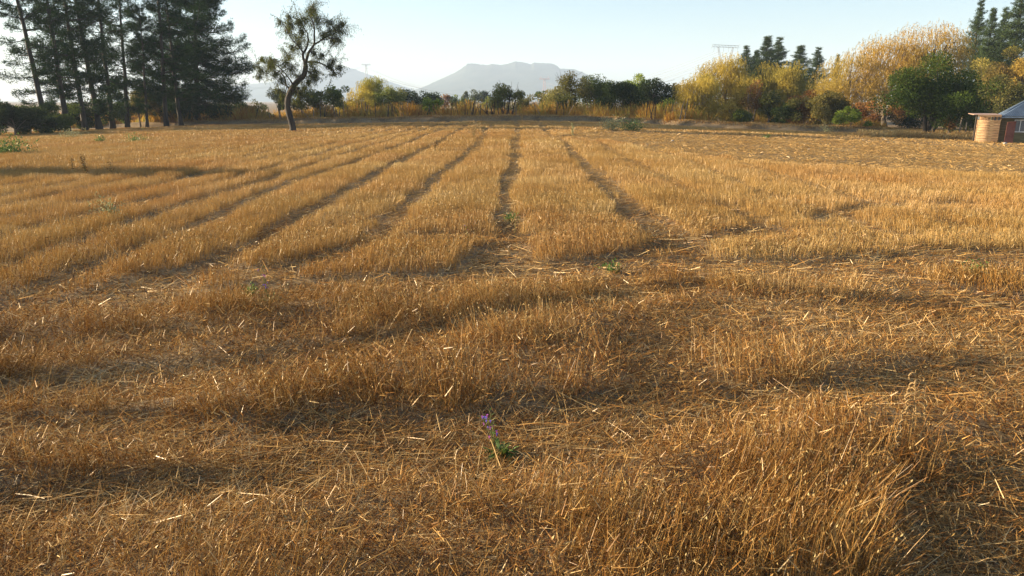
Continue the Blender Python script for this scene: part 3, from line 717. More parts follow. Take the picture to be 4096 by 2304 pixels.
# lone tree, drawn from its own skeleton at its real distance
def lone_tree():
    b = base_on(1172, 527); Y = b.y
    def q(x, y, dy=0):
        v = P(900+x/2.576, y/2.576, Y); return np.array([v.x-b.x, dy, v.z-b.z])
    o = empty('lone_tree', b)
    tk = MB(); sk = []
    def limb(pts, r0, r1, dys=None):
        pts = [q(x, y, (dys or [0]*len(pts))[i]) for i, (x, y) in enumerate(pts)]
        # smooth
        P_ = np.array(pts); n = len(P_); t = np.linspace(0, n-1, (n-1)*4+1)
        C = np.stack([np.interp(t, range(n), P_[:, k]) for k in range(3)], -1)
        for _ in range(2): C[1:-1] = (C[:-2]+2*C[1:-1]+C[2:])/4
        tk.tube(C, np.linspace(r0*.74, r1*.84, len(C)), 8, rough=.07); sk.append(C)
    limb([(703,1395),(698,1300),(668,1200),(645,1110),(645,1020),(680,930),(740,840),(815,780),(835,700),(825,640)], .34, .2)
    tk.tube([q(706, 1400), q(700, 1340)], [.55, .33], 8)
    limb([(825,640),(800,600),(795,545),(825,505),(845,420),(830,340),(790,290),(750,230)], .15, .03, [0,.1,.2,.3,.4,.6,.8,1])
    limb([(800,545),(770,480),(700,400),(680,320)], .08, .02, [.2,-.2,-.6,-.9])
    limb([(830,650),(850,590),(870,540),(935,460),(935,370),(940,280),(905,200),(870,110)], .16, .03, [0,-.1,-.2,-.3,-.4,-.5,-.3,0])
    limb([(935,460),(1010,400),(1080,345),(1160,300)], .09, .02, [-.3,.1,.5,.9])
    limb([(1000,405),(1060,420),(1120,400)], .05, .02, [0,-.5,-1])
    limb([(845,640),(940,635),(1010,670),(1080,710),(1120,770)], .1, .025, [0,.3,.6,.8,1])
    limb([(700,900),(700,850),(650,770),(600,700),(520,640)], .09, .02, [0,-.2,-.5,-.8,-1])
    limb([(690,930),(610,880),(600,800),(540,740),(450,690)], .10, .02, [0,.3,.5,.7,.9])
    limb([(612,880),(560,850),(500,790),(460,760)], .05, .015, [.3,.2,0,-.3])
    limb([(625,885),(600,950),(590,1040),(570,1090)], .05, .015, [.3,.5,.6,.6])
    limb([(730,860),(760,930),(800,1000)], .05, .015, [0,-.4,-.7])
    limb([(835,720),(880,740),(930,800),(950,860)], .05, .015, [0,-.3,-.6,-.7])
    cl = [(870,110,100),(930,80,60),(720,200,85),(650,240,80),(600,290,60),(960,190,90),(1060,210,80),(1140,250,80),(1190,320,60),(1040,300,70),(1010,360,50),(1120,420,60),(1180,400,45),(780,170,80),(780,300,70),(720,400,70),(680,480,60),(760,460,50),(900,530,60),(1000,560,55),(620,570,65),(540,620,75),(480,680,75),(430,620,55),(380,600,40),(400,720,60),(380,790,35),(650,640,55),(700,690,70),(560,760,65),(620,810,60),(530,930,45),(570,1000,55),(1120,620,50),(1080,680,50),(1190,680,45),(1130,750,45),(920,720,60),(950,800,65),(880,770,50),(760,950,50),(790,1030,45),(830,900,45),(730,780,50),(590,220,35),(680,170,40),(900,640,50),(850,830,35),(1200,240,30)]
    allp = np.vstack(sk); cr = MB()
    for x, y, r in cl:
        rr = r/2.576/F4*Y; c0 = q(x, y, RNG.uniform(-1.3, 1.3)*min(1, rr*.9+.3))
        k = np.argmin(np.linalg.norm((allp-c0)*np.array([1, .4, 1.3])+np.array([0, 0, .0]), axis=1)); p = allp[k]
        tk.tube(bez(p, (p+c0)/2+RNG.normal(size=3)*.12, c0, 5), np.linspace(.035, .012, 5), 4, cap=False)
        nt_ = 13
        for _ in range(nt_):
            e = c0+RNG.normal(size=3)*rr*.95; tk.tube(bez(c0, (c0+e)/2+np.array([0, 0, .15]), e-np.array([0, 0, .15]), 4), np.linspace(.014, .007, 4), 3, cap=False)
            m = int(r*.85); t = RNG.random(m); 
            pp = c0+(e-c0)*t[:, None]*1.1+RNG.normal(size=(m, 3))*rr*.17; pp[:, 2] -= RNG.random(m)**2*rr*.5
            dr = RNG.normal(size=(m, 3))*.55+np.array([0, 0, -1.0])
            cr.leaves(pp, dr, RNG.uniform(.10, .2, m), .03, np.clip(RNG.random(m)*.7+.15, 0, 1))
    tk.build('trunk', M_bark_dark, o, True); cr.build('crown', leaf_mat('lone_tree_leaves', [(.03,.045,.012),(.075,.09,.022),(.15,.145,.045)], .4, .5, .25), o)
    tag(o, 'lone tree with crooked S-shaped trunk and feathery drooping leaves standing in the stubble', 'tree')
lone_tree()

# ------------------------------------------------------------------ golden brush behind the fence and bank grass
def brush():
    V, Q, A = [], [], []; off = 0
    for (n, px0, px1, y0, y1, hm, wd) in [(110000, 330, 2780, 74, 92, 1.3, .06), (14000, 2640, 3500, 68, 74, .8, .05), (9000, 150, 760, 90, 98, 1.5, .06)]:
        px = RNG.uniform(px0, px1, n); y = RNG.uniform(y0, y1, n); x = (px-2065)/F4*y
        if px1 <= 2800 and px0 > 200: y = y + np.clip(berm_y(x)+5-y0, 0, 30)*.8
        d = fbm(x*.4, y*.4, 201); keep = RNG.random(n) < np.clip(d*2-.45, .08, 1); x, y = x[keep], y[keep]; k = len(x)
        h = hm*(.15+1.4*sst(.25, .75, fbm(x*.35, y*.35, 211)))*RNG.uniform(.5, 1.15, k)
        v, q_, m, tip = blades(x, y, h, wd*RNG.uniform(.5, 1.4, k), RNG.random(k)*6.28, np.abs(RNG.normal(size=k))*.35, 1, bend=.3)
        V.append(v); Q.append(q_+off); off += len(v); A.append(np.repeat(np.clip(RNG.random(k)*.6+.5*fbm(x*.25, y*.25, 221), 0, 1), m))
    m = leaf_mat('golden_brush', [(.16,.07,.02),(.34,.155,.032),(.42,.27,.055),(.28,.27,.06)], .45, .45, .5)
    me = mesh_np('golden_brush', np.vstack(V), np.vstack(Q), attrs={'rnd': np.concatenate(A)}, mats=[m])
    tag(link('golden_brush', me), 'orange and yellow autumn brush growing thick behind the stick fence', 'brush', kind='stuff')
brush()
def bank_grass():
    V, Q, A = [], [], []; off = 0
    n = 55000
    x = RNG.uniform(-42, 34, n); y = berm_y(x)+RNG.uniform(.9, 6, n)
    h = RNG.uniform(.05, .2, n)*(.4+fbm(x*.5, y*.5, 231))
    v, q_, m, _ = blades(x, y, h, .03*RNG.uniform(.5, 1.3, n), RNG.random(n)*6.28, np.abs(RNG.normal(size=n))*.5, 1)
    V.append(v); Q.append(q_+off); off += len(v); A.append(np.repeat(RNG.uniform(.2, .9, n), m))
    n = 15000                                 # taller pinkish grass under the big spreading tree
    px = RNG.uniform(3400, 3860, n); y = RNG.uniform(52, 58, n); x = (px-2065)/F4*y
    h = RNG.uniform(.2, .55, n)*(.4+fbm(x*.7, y*.7, 241))
    v, q_, m, _ = blades(x, y, h, .025*RNG.uniform(.5, 1.3, n), RNG.random(n)*6.28, np.abs(RNG.normal(size=n))*.25, 1)
    V.append(v); Q.append(q_+off); off += len(v); A.append(np.repeat(RNG.uniform(.5, 1, n), m))
    me = mesh_np('bank_grass', np.vstack(V), np.vstack(Q), attrs={'rnd': np.concatenate(A)}, mats=[M_straw])
    tag(link('bank_grass', me), 'short dry grass covering the earth bank along the far edge of the field', 'grass', kind='stuff')
bank_grass()

# ------------------------------------------------------------------ stick fence
def stick_fence():
    o = empty('stick_fence', (0, 0, 0))
    xs = np.sort(np.concatenate([RNG.uniform(870, 1560, 30), RNG.uniform(1560, 2270, 58), RNG.uniform(2560, 2720, 9)]))
    tops = []
    for px in xs:
        x = (px-2065)/F4*78; y = float(berm_y(np.array([x]))[0])+4.6+RNG.normal()*.25; x = (px-2065)/F4*y
        z = gz(x, y); h = RNG.uniform(1.2, 1.95); r = RNG.uniform(.028, .055)
        ln = RNG.normal()*.13 if RNG.random() < .85 else RNG.normal()*.5
        m = MB(); e = np.array([math.sin(ln)*h, RNG.normal()*.08, math.cos(ln)*h])
        m.tube(bez(np.array([0, 0, -.2]), e*.5+RNG.normal(size=3)*.05, e, 4), np.linspace(r, r*.7, 4), 5, rough=.1)
        p = m.build('post', M_wood if RNG.random() < .3 else M_bark_dark, o); p.location = (x, y, z)
        tops.append((x, y, z))
    wm = MB()
    for hz_ in (.45, .85):
        for a, b in zip(tops[:-1], tops[1:]):
            if True: wm.bar((a[0], a[1]+.05, a[2]+hz_), (b[0], b[1]+.05, b[2]+hz_), .006, 3)
    wm.build('wire', solid_mat('rusty_wire', (.12,.08,.06), (.2,.14,.1), 5), o)
    tag(o, 'long rickety fence of crooked dark sticks and wire along the far bank', 'fence')
stick_fence()
for px, py, h, ln, lab in [(3835,540,1.45,.06,'thick grey fence post with bent top between the big tree and the hut'), (3862,538,1.0,-.02,'short thin fence post nearest to the hut'), (3790,527,1.5,.45,'pale stick leaning right beside the dried orange shrub')]:
    b = gp(px, py); m = MB(); e = np.array([math.sin(ln)*h, 0, math.cos(ln)*h])
    m.tube(bez(np.array([0, 0, -.2]), e*.55+np.array([-.05, 0, 0]), e, 5), np.linspace(.07 if h > 1.2 else .045, .045, 5), 6, rough=.1)
    p = m.build('fence_post', M_wood); p.location = b; tag(p, lab, 'fence post')

# ------------------------------------------------------------------ hut at the right border
def hut():
    Y0 = 49.0
    def X(px, Y=Y0): return P(px, 520, Y).x
    g = gz(X(3960), Y0)-.05
    def Zp(px, py, Y=Y0): return P(px, py, Y).z-g
    o = empty('wooden_hut', (X(3990), Y0, g), R(-22))
    x0 = X(3990)
    boards = solid_mat('green_brown_boards', (.10,.095,.045), (.20,.17,.09), 5, stretch=(.3, .3, 3))
    pale = solid_mat('pale_boards', (.21,.125,.065), (.36,.235,.125), 5, stretch=(.4, .4, 3))
    tin = solid_mat('blue_tin', (.09,.13,.19), (.15,.20,.27), 3, rough=.45, metal=.3, bump=.1)
    white = solid_mat('white_paint', (.6,.6,.56), (.75,.75,.72), 8, rough=.6)
    glass = solid_mat('window_glass', (.10,.12,.14), (.16,.18,.2), 2, rough=.12, bump=0, spec=.8)
    dark = solid_mat('dark_gap', (.03,.025,.02), (.05,.04,.03), 5)
    # main wall: horizontal boards, front face at Y0-0.6, running out of the picture to the right
    wl, wr, wt = X(3985)-x0, X(4300)-x0, Zp(4030, 465)
    m = MB(); nb = 13; bh = wt/nb
    for k in range(nb):
        m.box(((wl+wr)/2, -.6+(k % 2)*.012, (k+.5)*bh), (wr-wl, .06, bh*.96))
    for k in range(nb):
        m.box((wl+.03, .8, (k+.5)*bh), (.06, 2.7, bh*.96))
    m.box(((wl+wr)/2, 2.15, wt/2), (wr-wl, .06, wt)); m.box((wr, .8, wt/2), (.06, 2.7, wt))
    m.build('wall', boards, o)
    # window
    wx0, wx1 = X(4037)-x0, X(4075)-x0; wz0, wz1 = Zp(4055, 525), Zp(4055, 479)
    f = MB(); t = .05
    cx, cz = (wx0+wx1)/2, (wz0+wz1)/2
    f.box((wx0, -.67, cz), (t, .06, wz1-wz0+t)); f.box((wx1, -.67, cz), (t, .06, wz1-wz0+t))
    f.box((cx, -.67, wz0), (wx1-wx0-t, .06, t)); f.box((cx, -.67, wz1), (wx1-wx0-t, .06, t)); f.box((cx, -.67, cz), (t*.8, .05, wz1-wz0-t))
    fr = f.build('window', white, o)
    p = MB(); p.box((cx, -.65, cz), (wx1-wx0-t*.5, .02, wz1-wz0-t*.5)); p.build('pane', glass, fr)
    # hipped corrugated roof
    el = X(3985)-x0; er = wr+.5; ez = Zp(4030, 463); rz_ = Zp(4096, 408)+1.0
    n = 70; m = MB()
    ridge0 = np.array([X(4160)-x0, 0.7, rz_]); 
    f0 = np.array([el, -1.05, ez]); f1 = np.array([er, -1.05, ez]); b0 = np.array([el+.3, 2.4, ez]); b1 = np.array([er, 2.4, ez]); ridge1 = np.array([er, 0.7, rz_])
    def sheet(a, b, c, d, n):                 # a-b eave, d-c ridge; corrugated
        V = []; 
        nrm = np.cross(b-a, d-a); nrm = nrm/np.linalg.norm(nrm)
        for i in range(n+1):
            s = i/n; w_ = .018*(1 if i % 2 else -1)
            V.append(a+(b-a)*s+nrm*w_); V.append(d+(c-d)*s+nrm*w_)
        V = np.array(V); V2 = V-nrm*.02; k = len(V)
        i = np.arange(n)*2; Q = np.stack([i, i+2, i+3, i+1], -1)
        m.add(np.vstack([V, V2]), np.vstack([Q, Q[:, ::-1]+k, np.stack([i, i+k, i+2+k, i+2], -1)]))
    sheet(f0, f1, ridge1, ridge0, 90); sheet(b0, f0, ridge0, ridge0, 50); sheet(b1, b0, ridge0, ridge1, 90)
    m.box(((el+er)/2, -1.03, ez-.07), (er-el, .03, .09))
    m.build('roof', tin, o)
    # annex with rounded plank wall
    a = MB(); ax0, ax1 = X(3921)-x0, X(3985)-x0; R_ = (ax1-ax0)*.42; at = Zp(3940, 480)
    nb = 9; bh = at/nb
    arc = []
    for k in range(9):
        th = PI+ (PI/2)*k/8; arc.append((ax0+R_+R_*math.cos(th), -.9+R_+R_*math.sin(th)))
    arc = [(ax0, .9)]+arc+[(ax1, -.9)]
    for k in range(nb):
        for (p0, p1) in zip(arc[:-1], arc[1:]):
            dx, dy = p1[0]-p0[0], p1[1]-p0[1]
            a.box(((p0[0]+p1[0])/2, (p0[1]+p1[1])/2, (k+.5)*bh), (math.hypot(dx, dy)+.01, .04+(k % 3)*.025, bh*.9), rz=math.atan2(dy, dx), a=RNG.random())
    an = a.build('plank_annex', pale, o)
    # clerestory: short studs with gaps between wall and roof
    s_ = MB(); zt = Zp(3940, 466)
    for k, (p0) in enumerate(arc[1:]):
        s_.box((p0[0], p0[1], (at+zt)/2), (.09, .09, zt-at), a=.5)
    for t_ in (.33, .66): s_.box((arc[-2][0]+(arc[-1][0]-arc[-2][0])*t_, -.9, (at+zt)/2), (.09, .09, zt-at))
    s_.build('stud', pale, an)
    bk = MB(); 
    for (p0, p1) in zip(arc[:-1], arc[1:]):
        dx, dy = p1[0]-p0[0], p1[1]-p0[1]; bk.box(((p0[0]+p1[0])/2+.06, (p0[1]+p1[1])/2+.06, (at+zt)/2), (math.hypot(dx, dy)*.9, .01, zt-at-.01), rz=math.atan2(dy, dx))
    bk.build('opening', glass, an)
    # flat tin roof of the annex and its fascia
    r = MB(); rx0, rx1 = X(3891)-x0, X(3985)-x0; r.box(((rx0+rx1)/2, .1, zt+.14), (rx1-rx0, 2.2, .035), rx=.02); 
    r.build('annex_roof', solid_mat('reddish_tin', (.34,.20,.14), (.45,.33,.25), 4, rough=.6), o)
    r = MB(); r.box(((X(3905)-x0+rx1)/2, -1.05, zt+.05), (rx1-(X(3905)-x0), .05, .09)); r.build('fascia', pale, o)
    d = MB(); d.tube([(ax0-.14, .1, -.1), (ax0-.14, .1, zt)], .06, 6); d.build('corner_post', dark, o)
    tag(o, 'small wooden hut with blue tin roof and white framed window at the right border', 'hut')
    # rusty sheet leaning on the wall
    sx0, sx1 = X(3978), X(4018); g2 = gz(sx0, Y0-1.5)
    m = MB(); hgt = P(4000, 485, Y0-1.3).z-g2; wdt = sx1-sx0
    lean = .10; V = []; nn = 14
    for i in range(nn+1):
        s = i/nn; zz = .012*(1 if i % 2 else -1); shear = -.22*wdt
        V += [[s*wdt*.85+shear, -.32+zz, 0], [s*wdt*.85+wdt*.15, zz, hgt*(.97+.05*s)]]
    V = np.array(V); k = len(V); i = np.arange(nn)*2; Q = np.stack([i, i+2, i+3, i+1], -1)
    m.add(np.vstack([V, V+np.array([0, .012, 0])]), np.vstack([Q, Q[:, ::-1]+k, [[0, 1, k+1, k], [k-2, k-1, 2*k-1, 2*k-2]]]))
    q = m.build('metal_sheet', solid_mat('rust_red_tin', (.20,.065,.04), (.30,.11,.07), 3, rough=.7)); q.location = (sx0, Y0-1.02, g2-.02)
    tag(q, 'rust-red corrugated metal sheet leaning against the front of the hut', 'metal sheet')
hut()

# ------------------------------------------------------------------ pylons and cables
M_steel = solid_mat('galvanised_steel', (.22,.22,.23), (.32,.32,.33), 2, rough=.6)
M_redst = solid_mat('red_white_steel', (.42,.20,.17), (.5,.3,.26), 2, rough=.6)
def lattice(m, a, b, wa, wb, n, r, up=(0, 1, 0)):
    a = np.array(a, float); b = np.array(b, float); d = (b-a)/np.linalg.norm(b-a)
    u = np.cross(d, up); u /= np.linalg.norm(u); v = np.cross(d, u)
    prev = None
    for i in range(n+1):
        t = i/n; c = a+(b-a)*t; w_ = (wa+(wb-wa)*t)/2
        cur = [c+u*sx*w_+v*sy*w_ for sx, sy in ((1, 1), (1, -1), (-1, -1), (-1, 1))]
        if prev:
            for k in range(4):
                m.bar(prev[k], cur[k], r, 3); m.bar(prev[k], cur[(k+1) % 4] if i % 2 else cur[k-1], r*.7, 3)
        prev = cur
def pylon_portal(Y, pxl, pxr, ytop, ybase_h):
    a = P(pxl, ytop+6, Y); b = P(pxr, ytop-4, Y); z0 = gz(a.x, Y); cx = (a.x+b.x)/2
    o = empty('pylon', (cx, Y, z0)); W = (b.x-a.x); H = (a.z+b.z)/2-z0
    m = MB(); yy = 6.0                        # the beam is turned a little away from the viewer
    e0 = np.array([-W/2, -yy, H]); e1 = np.array([W/2, yy, H])
    lattice(m, e0, e1, 1.5, 1.5, 16, .09, up=(0, 0, 1)); m.build('crossbeam', M_steel, o)
    m = MB(); m.bar(e0, e0+np.array([-1.2, 0, -2.0]), .09); m.bar(e1, e1+np.array([.8, 0, 2.2]), .09); m.build('earth_peak', M_steel, o)
    ws = H*.42
    for s in (-1, 1):
        m = MB(); lattice(m, (s*W*.29, s*yy*.58, H-.7), (s*W*.10, s*yy*.2, H-H*.36), .8, 1.6, 10, .08); lattice(m, (s*W*.10, s*yy*.2, H-H*.36), (s*W*.24, s*yy*.5, 0), 1.6, 3.0, 14, .09)
        m.build('leg', M_steel, o)
    hooks = []
    for k in range(6):
        t = (k+.3)/5.4; p = e0+(e1-e0)*t; m = MB(); m.tube([p+np.array([0, 0, -.7]), p+np.array([0, 0, -4.3])], .09, 5); m.build('insulator', M_steel, o); hooks.append(Vector((cx, Y, z0))+Vector(p)+Vector((0, 0, -4.3)))
    return o, hooks
p1, hk1 = pylon_portal(600, 2843, 2963, 184, 0)
tag(p1, 'large steel pylon with wide lattice crossbeam above the golden willows', 'pylon')
def pylon_mast(px, ytop, wpx, Y, mat, label, z0=None):
    t = P(px, ytop, Y); g = gz(t.x, Y) if z0 is None else z0; H = t.z-g; W = wpx/F4*Y
    o = empty('pylon', (t.x, Y, g)); m = MB(); lattice(m, (0, 0, 0), (0, 0, H-3), 9, 2.4, 14, .3); m.build('mast', mat, o)
    m = MB(); lattice(m, (-W/2, 0, H-3), (W/2, 0, H-3), 2.2, 2.2, 14, .25, up=(0, 0, 1)); m.build('crossbeam', mat, o)
    m = MB(); m.bar((-W*.35, 0, H-2), (-W*.35, 0, H+2), .25); m.bar((W*.35, 0, H-2), (W*.35, 0, H+2), .25); m.build('earth_peak', mat, o)
    tag(o, label, 'pylon')
    return [Vector((t.x+s*W/2, Y, g+H-6)) for s in (-.9, -.3, .3, .9)]
hkB = pylon_mast(2178, 309, 40, 1500, M_redst, 'distant reddish lattice pylon in front of the flat-topped mountain')
hkC = pylon_mast(1464, 253, 36, 1700, M_steel, 'distant grey pylon standing above the left hill slope')
M_cable = solid_mat('cable', (.12,.12,.13), (.16,.16,.17), 1, rough=.6, bump=0)
def cable(a, b, sag, r, label, grp):
    t = np.linspace(0, 1, 50)[:, None]; p = np.array(a)*(1-t)+np.array(b)*t; p[:, 2] -= 4*sag*(t*(1-t))[:, 0]
    m = MB(); m.tube(p, r, 3, cap=False); o = m.build('power_cable', M_cable); tag(o, label, 'power cable', grp)
for k, h in enumerate(hk1):
    cable(h, hkB[k % 4]+Vector((0, 0, -k*1.5)), 20+k*1.5, .07 + .02*(k % 2), 'thin power cable hanging from the '+['first', 'second', 'third', 'fourth', 'fifth', 'sixth'][k]+' insulator from the left on the large pylon', 'cables on the large pylon')
for k in range(3):
    b_ = P(1000-30*k, 352+6*k, 1400); 
    cable(hkB[k], hkC[k], 34+4*k, .11, 'thin power cable sagging between the two distant pylons, '+['highest', 'middle', 'lowest'][k]+' of three', 'cables between the distant pylons')
    cable(hkC[k], b_, 8, .11, 'thin power cable running left from the grey distant pylon, '+['highest', 'middle', 'lowest'][k]+' of three', 'cables left of the grey pylon')
cable(P(2700, 318, 900), P(1560, 322, 1000), 24, .17, 'darker thick power cable sagging in front of the mountain', 'dark cable')

# ------------------------------------------------------------------ weeds and small plants
M_gl = leaf_mat('green_weed_leaves', [(.05,.09,.02),(.09,.15,.035),(.15,.22,.06)], .3, 5, .2, spec=.03)
M_gs = leaf_mat('grey_green_weed', [(.15,.16,.08),(.27,.27,.14),(.42,.40,.22)], .3, 5, .2)
M_stem = leaf_mat('weed_stem', [(.14,.13,.05),(.24,.2,.08)], .1, 5, .2)
M_dry = leaf_mat('dry_weed', [(.20,.12,.05),(.36,.24,.11),(.48,.36,.19)], .25, 8, .2)
M_blue = leaf_mat('blue_petals', [(.22,.16,.75),(.34,.24,.85)], .35, 5, .2)
M_pink = leaf_mat('pink_petals', [(.50,.14,.50),(.62,.24,.58)], .35, 5, .2)
def lanceolate(m, p, az, el, L, W, curl=.5, n=5, a=.5):
    d = np.array([math.cos(az)*math.cos(el), math.sin(az)*math.cos(el), math.sin(el)]); side = np.array([-math.sin(az), math.cos(az), 0]); rows = []
    for k in range(n+1):
        t = k/n; c = np.asarray(p)+d*L*t+np.array([0, 0, -curl*L*t*t*.6]); w_ = W*math.sin(PI*min(1, t*.9+.08))**.8/2
        rows += [c-side*w_+np.array([0, 0, w_*.4]), c, c+side*w_+np.array([0, 0, w_*.4])]
    Q = [[3*k+j, 3*k+j+1, 3*k+j+4, 3*k+j+3] for k in range(n) for j in (0, 1)]
    m.add(rows, Q, None, a)
def flower(parent, p, mat, s, az):
    m = MB(); el = .5
    for k in range(5):
        a = k*2*PI/5; m_p = np.array([math.cos(a), math.sin(a), 0])*s*.2; lanceolate(m, np.asarray(p)+m_p*.3, a, 1.0, s, s*.75, .7, 3, RNG.random())
    m.tube([np.asarray(p)-np.array([0, 0, s*.9]), p], [s*.12, s*.25], 5)
    m.build('flower', mat, parent)
def echium(b, H, label, nst=4, fl=10, rosette=22, offs=0):
    o = empty('purple_wildflower', b)
    lm = MB()
    for k in range(rosette):
        r0 = RNG.random()*6.28; rr = RNG.random()*.035
        lanceolate(lm, (math.cos(r0)*rr+.03, math.sin(r0)*rr, 0.015+RNG.random()*.02), r0+RNG.normal()*.3, RNG.uniform(.15, 1.15), RNG.uniform(.06, .13), RNG.uniform(.018, .028), RNG.uniform(.3, 1.1), 5, RNG.random())
    st = MB(); fpos = []
    for s in range(nst):
        az = RNG.random()*6.28; e = np.array([math.cos(az)*.05*(s > 0)-.035-offs, math.sin(az)*.04, H*(1-.12*s)])
        C = bez(np.array([0, 0, 0.]), np.array([e[0]*.2, e[1]*.2, H*.5]), e, 10); st.tube(C, np.linspace(.0035, .0018, 10), 5)
        for k in range(3, 10):
            for _ in range(2): lanceolate(lm, C[k], RNG.random()*6.28, RNG.uniform(.2, .9), RNG.uniform(.025, .05)*(1.3-k*.06), .007, .3, 3, RNG.random())
        for k in range(4, 10): fpos.append(C[k])
    lm.build('leaves', M_gl, o); st.build('stem', M_stem, o)
    for k in range(fl):
        p = fpos[RNG.integers(0, len(fpos))] + np.array([RNG.uniform(-.03, .03), RNG.uniform(-.03, .01), RNG.uniform(0, .02)])
        flower(o, p, M_blue if RNG.random() < .6 else M_pink, RNG.uniform(.009, .013), 0)
    return tag(o, label, 'wildflower')
echium(gp(1985, 1815), .29, 'green leafy wildflower with blue and pink blooms in the flattened straw in front', 4, 14, 46)
echium(gp(1072, 1205), .36, 'spindly purple-flowering weed among brown grass at the left', 3, 14, 20)
echium(gp(1872, 975), .26, 'small single purple flower between the strips in the middle', 1, 2, 5)

def curly(b, H, label):
    o = empty('curly_weed', b); st = MB(); st.tube(bez(np.array([0, 0, 0.]), np.array([.01, 0, H*.5]), np.array([-.02, 0, H]), 12), np.linspace(.004, .002, 12), 5); st.build('stem', M_dry, o)
    for k in range(20):
        z = H*(.16+.8*k/20); s = -1 if k % 2 else 1; az = (0 if s > 0 else PI)+RNG.normal()*.55; L = .085*(1.15-.5*k/20)*RNG.uniform(.8, 1.2)
        d = np.array([math.cos(az), math.sin(az), 0]); t = np.linspace(0, 1, 9)
        ang = 1.0-t*3.0; dx = np.cumsum(np.cos(ang))*L/7; dz = np.cumsum(np.sin(ang))*L/7
        C = np.array([0, 0, z])+d[None]*dx[:, None]+np.array([0, 0, 1])*dz[:, None]
        m = MB(); m.tube(C, np.linspace(.0035, .0055, 9), 5, a=.6)
        nn = 70; tt = RNG.random(nn); cc = np.stack([np.interp(tt, t, C[:, q]) for q in range(3)], -1); m.leaves(cc, RNG.normal(size=(nn, 3)), RNG.uniform(.005, .010, nn), .0022, RNG.random(nn)*.5+.5)
        m.build('seed_arm', M_dry, o)
    tag(o, label, 'dry weed')
curly(gp(3640, 1735), .42, 'dried brown weed with curled furry seed arms standing in the shaded hollow at right')

def weed(px, py, H, Wd, n, mat, label, leaf=.05, kind='leafy', cat='weed', name='weed', stems=4):
    b = gp(px, py); o = empty(name, b); st = MB(); lm = MB()
    for s in range(stems):
        az = RNG.random()*6.28; e = np.array([math.cos(az)*Wd/2*RNG.uniform(.3, 1), math.sin(az)*Wd/2*RNG.uniform(.3, 1), H*RNG.uniform(.55, 1)])
        if kind == 'spike': e[:2] *= .3
        C = bez(np.zeros(3), np.array([e[0]*.3, e[1]*.3, e[2]*.6]), e, 7); st.tube(C, np.linspace(.004+.006*H, .003, 7), 4)
        k = n//stems; t = RNG.random(k)**.7; c = np.stack([np.interp(t, np.linspace(0, 1, 7), C[:, q]) for q in range(3)], -1)+RNG.normal(size=(k, 3))*(.03 if kind == 'spike' else .12*Wd)
        c[:, 2] = np.abs(c[:, 2]); dr = RNG.normal(size=(k, 3))+np.array([0, 0, .6]); lm.leaves(c, dr, leaf*RNG.uniform(.6, 1.4, k), leaf*.45, RNG.random(k))
    st.build('stem', M_stem, o); lm.build('leaves', mat, o)
    return tag(o, label, cat)
weed(2440, 522, .55, 2.2, 700, M_gs, 'pale green shrubby weed, left half of the pair on the far field', .12, stems=10)
weed(2520, 524, .60, 2.2, 800, M_gl, 'darker green shrubby weed, right half of the pair on the far field', .12, stems=10)
weed(3305, 532, .75, 1.6, 260, M_gs, 'spreading green weed with thin upright arms before the bank at right', .12, stems=9)
weed(3065, 553, .16, .5, 90, M_gl, 'tiny bright green plant on the pale cut strip at right', .10, stems=5)
weed(2290, 545, .7, .5, 200, M_gs, 'slim upright grey-green weed right of the middle of the far field', .07, 'spike', stems=3)
weed(40, 620, .35, 2.6, 900, M_gl, 'flat green patch of weeds at the left border of the field', .12, stems=14)
weed(400, 572, .25, .9, 200, M_gl, 'small green weed patch below the fifth pine', .10, stems=6)
weed(545, 567, .25, 1.6, 350, M_gl, 'wider green weed patch below the thin young pine', .10, stems=8)
weed(290, 552, .3, 2.4, 400, M_gs, 'yellowish weed patch at the foot of the second pine', .10, stems=10)
weed(295, 703, .65, .14, 80, M_litter, 'single pale spiky weed in front of the long tree shadow', .05, 'spike', stems=1)
weed(345, 712, .75, .5, 200, M_litter, 'cluster of pale spiky weeds in front of the long tree shadow', .05, 'spike', stems=5)
weed(450, 712, .45, .4, 90, M_litter, 'shorter pale weeds right of the cluster by the long shadow', .05, 'spike', stems=3)
weed(460, 880, .35, .6, 200, M_gs, 'grey-green weed in the left strips below the long shadow', .05, stems=5)
weed(2047, 883, .12, .35, 110, M_gl, 'low green weed at the bottom of the middle track', .05, stems=5)
weed(2450, 1085, .10, .35, 110, M_gl, 'small green weed in the flattened straw right of the middle', .045, stems=5)
weed(1740, 608, .45, .8, 160, M_dry, 'dry brown weed cluster on the strip left of the middle track', .07, 'spike', stems=6)
weed(1895, 555, .8, .9, 300, M_dry, 'tall brown dry weed at the far end of the track left of the middle', .08, stems=8)
weed(2060, 940, .35, .15, 70, M_dry, 'thin brown dry weed standing in the middle track', .03, 'spike', stems=2)
weed(1000, 1190, .16, .18, 90, M_gl, 'little dark green weed left of the spindly purple one', .04, stems=4)
weed(3900, 1100, .14, .5, 120, M_gl, 'small green weed patch near the right border of the strips', .04, stems=6)
weed(1745, 473, .9, 1.0, 240, M_gl, 'dark green shrub on the bank below the small yellow bush', .14, stems=6, cat='bush', name='bush')
weed(2088, 487, 1.0, .25, 90, M_dry, 'tall pale dry stalk on the bank in the middle of the picture', .1, 'spike', stems=3)
weed(2850, 500, .8, .9, 300, M_gl, 'dark green shrub on the shaded bank below the tallest willow', .14, stems=6, cat='bush', name='bush')
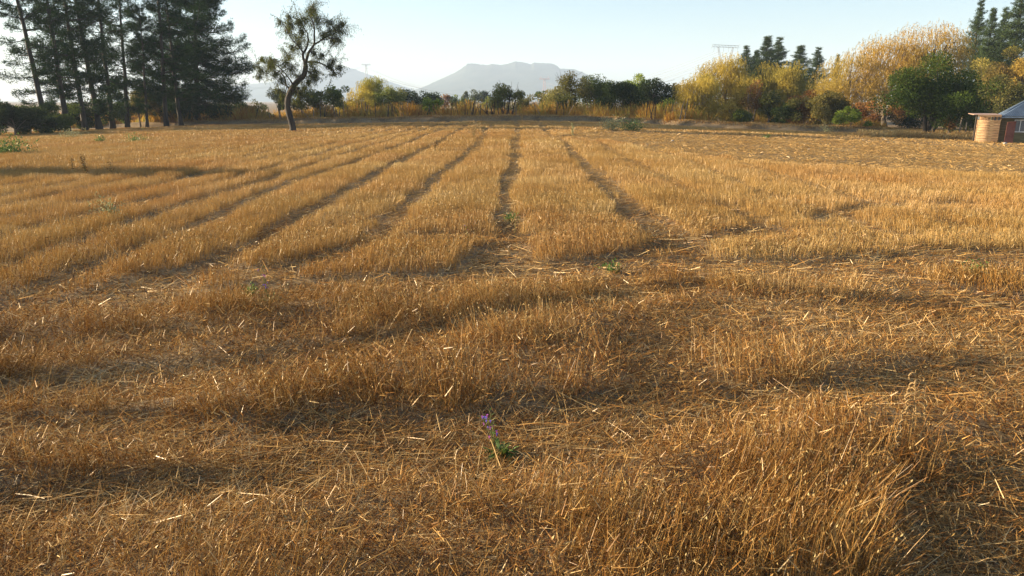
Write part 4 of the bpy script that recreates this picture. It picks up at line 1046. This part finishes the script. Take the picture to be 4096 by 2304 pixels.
weed(3790, 548, .55, 1.4, 500, M_gl, 'low green weeds on the verge left of the hut', .12, stems=9)
weed(3965, 562, .45, 1.3, 400, M_gl, 'low green weeds at the foot of the rust-red sheet', .12, stems=9)

# pale stones and litter lying on the cut strip
M_stone = solid_mat('pale_stone', (.30,.27,.23), (.42,.39,.35), 9)
st_pts = [(3235,600,.10,'pale stone, leftmost on the cut strip at right'), (3452,562,.12,'pale stone just below the bank, left of two'), (3552,573,.10,'pale stone below the big spreading tree'), (3680,592,.09,'pale stone right of the middle of the cut strip'), (3925,672,.09,'pale stone nearest to the viewer at right'), (2690,566,.16,'grey clod at the left end of the cut strip'), (4020,578,.22,'reddish stone in front of the hut window'), (3530,558,.1,'pinkish stone close under the bank')]
for px, py, r, lab in st_pts:
    b = gp(px, py); r *= .6; m = MB(); nn = 8; rows = []
    for k in range(6):
        ph = PI*k/5; rows.append([[math.sin(ph)*math.cos(a)*r*(1+RNG.normal()*.12), math.sin(ph)*math.sin(a)*r*.8*(1+RNG.normal()*.12), math.cos(ph)*r*.6] for a in np.arange(nn)*2*PI/nn])
    V = np.array(rows).reshape(-1, 3); Q = [[k*nn+j, k*nn+(j+1) % nn, (k+1)*nn+(j+1) % nn, (k+1)*nn+j] for k in range(5) for j in range(nn)]
    m.add(V, Q); o = m.build('stone', M_stone, smooth=True); o.location = b+Vector((0, 0, r*.4)); tag(o, lab, 'stone', 'loose stones on the far field')

# ------------------------------------------------------------------ air
def haze():
    m, nt = _new('haze'); v = nt.nodes.new('ShaderNodeVolumePrincipled'); v.inputs['Density'].default_value = HAZE_DENSITY
    v.inputs['Color'].default_value = (.56, .71, .92, 1); v.inputs['Anisotropy'].default_value = .05
    o = nt.nodes.new('ShaderNodeOutputMaterial'); nt.links.new(v.outputs[0], o.inputs['Volume'])
    b = MB(); top = 225; b.box((0, 0, (top-8)/2), (9800, 9800, top+8)); ob = b.build('haze', m); tag(ob, 'pale haze filling the valley air', 'haze', kind='stuff')
    m.cycles.homogeneous_volume = True if hasattr(m.cycles, 'homogeneous_volume') else None
haze()
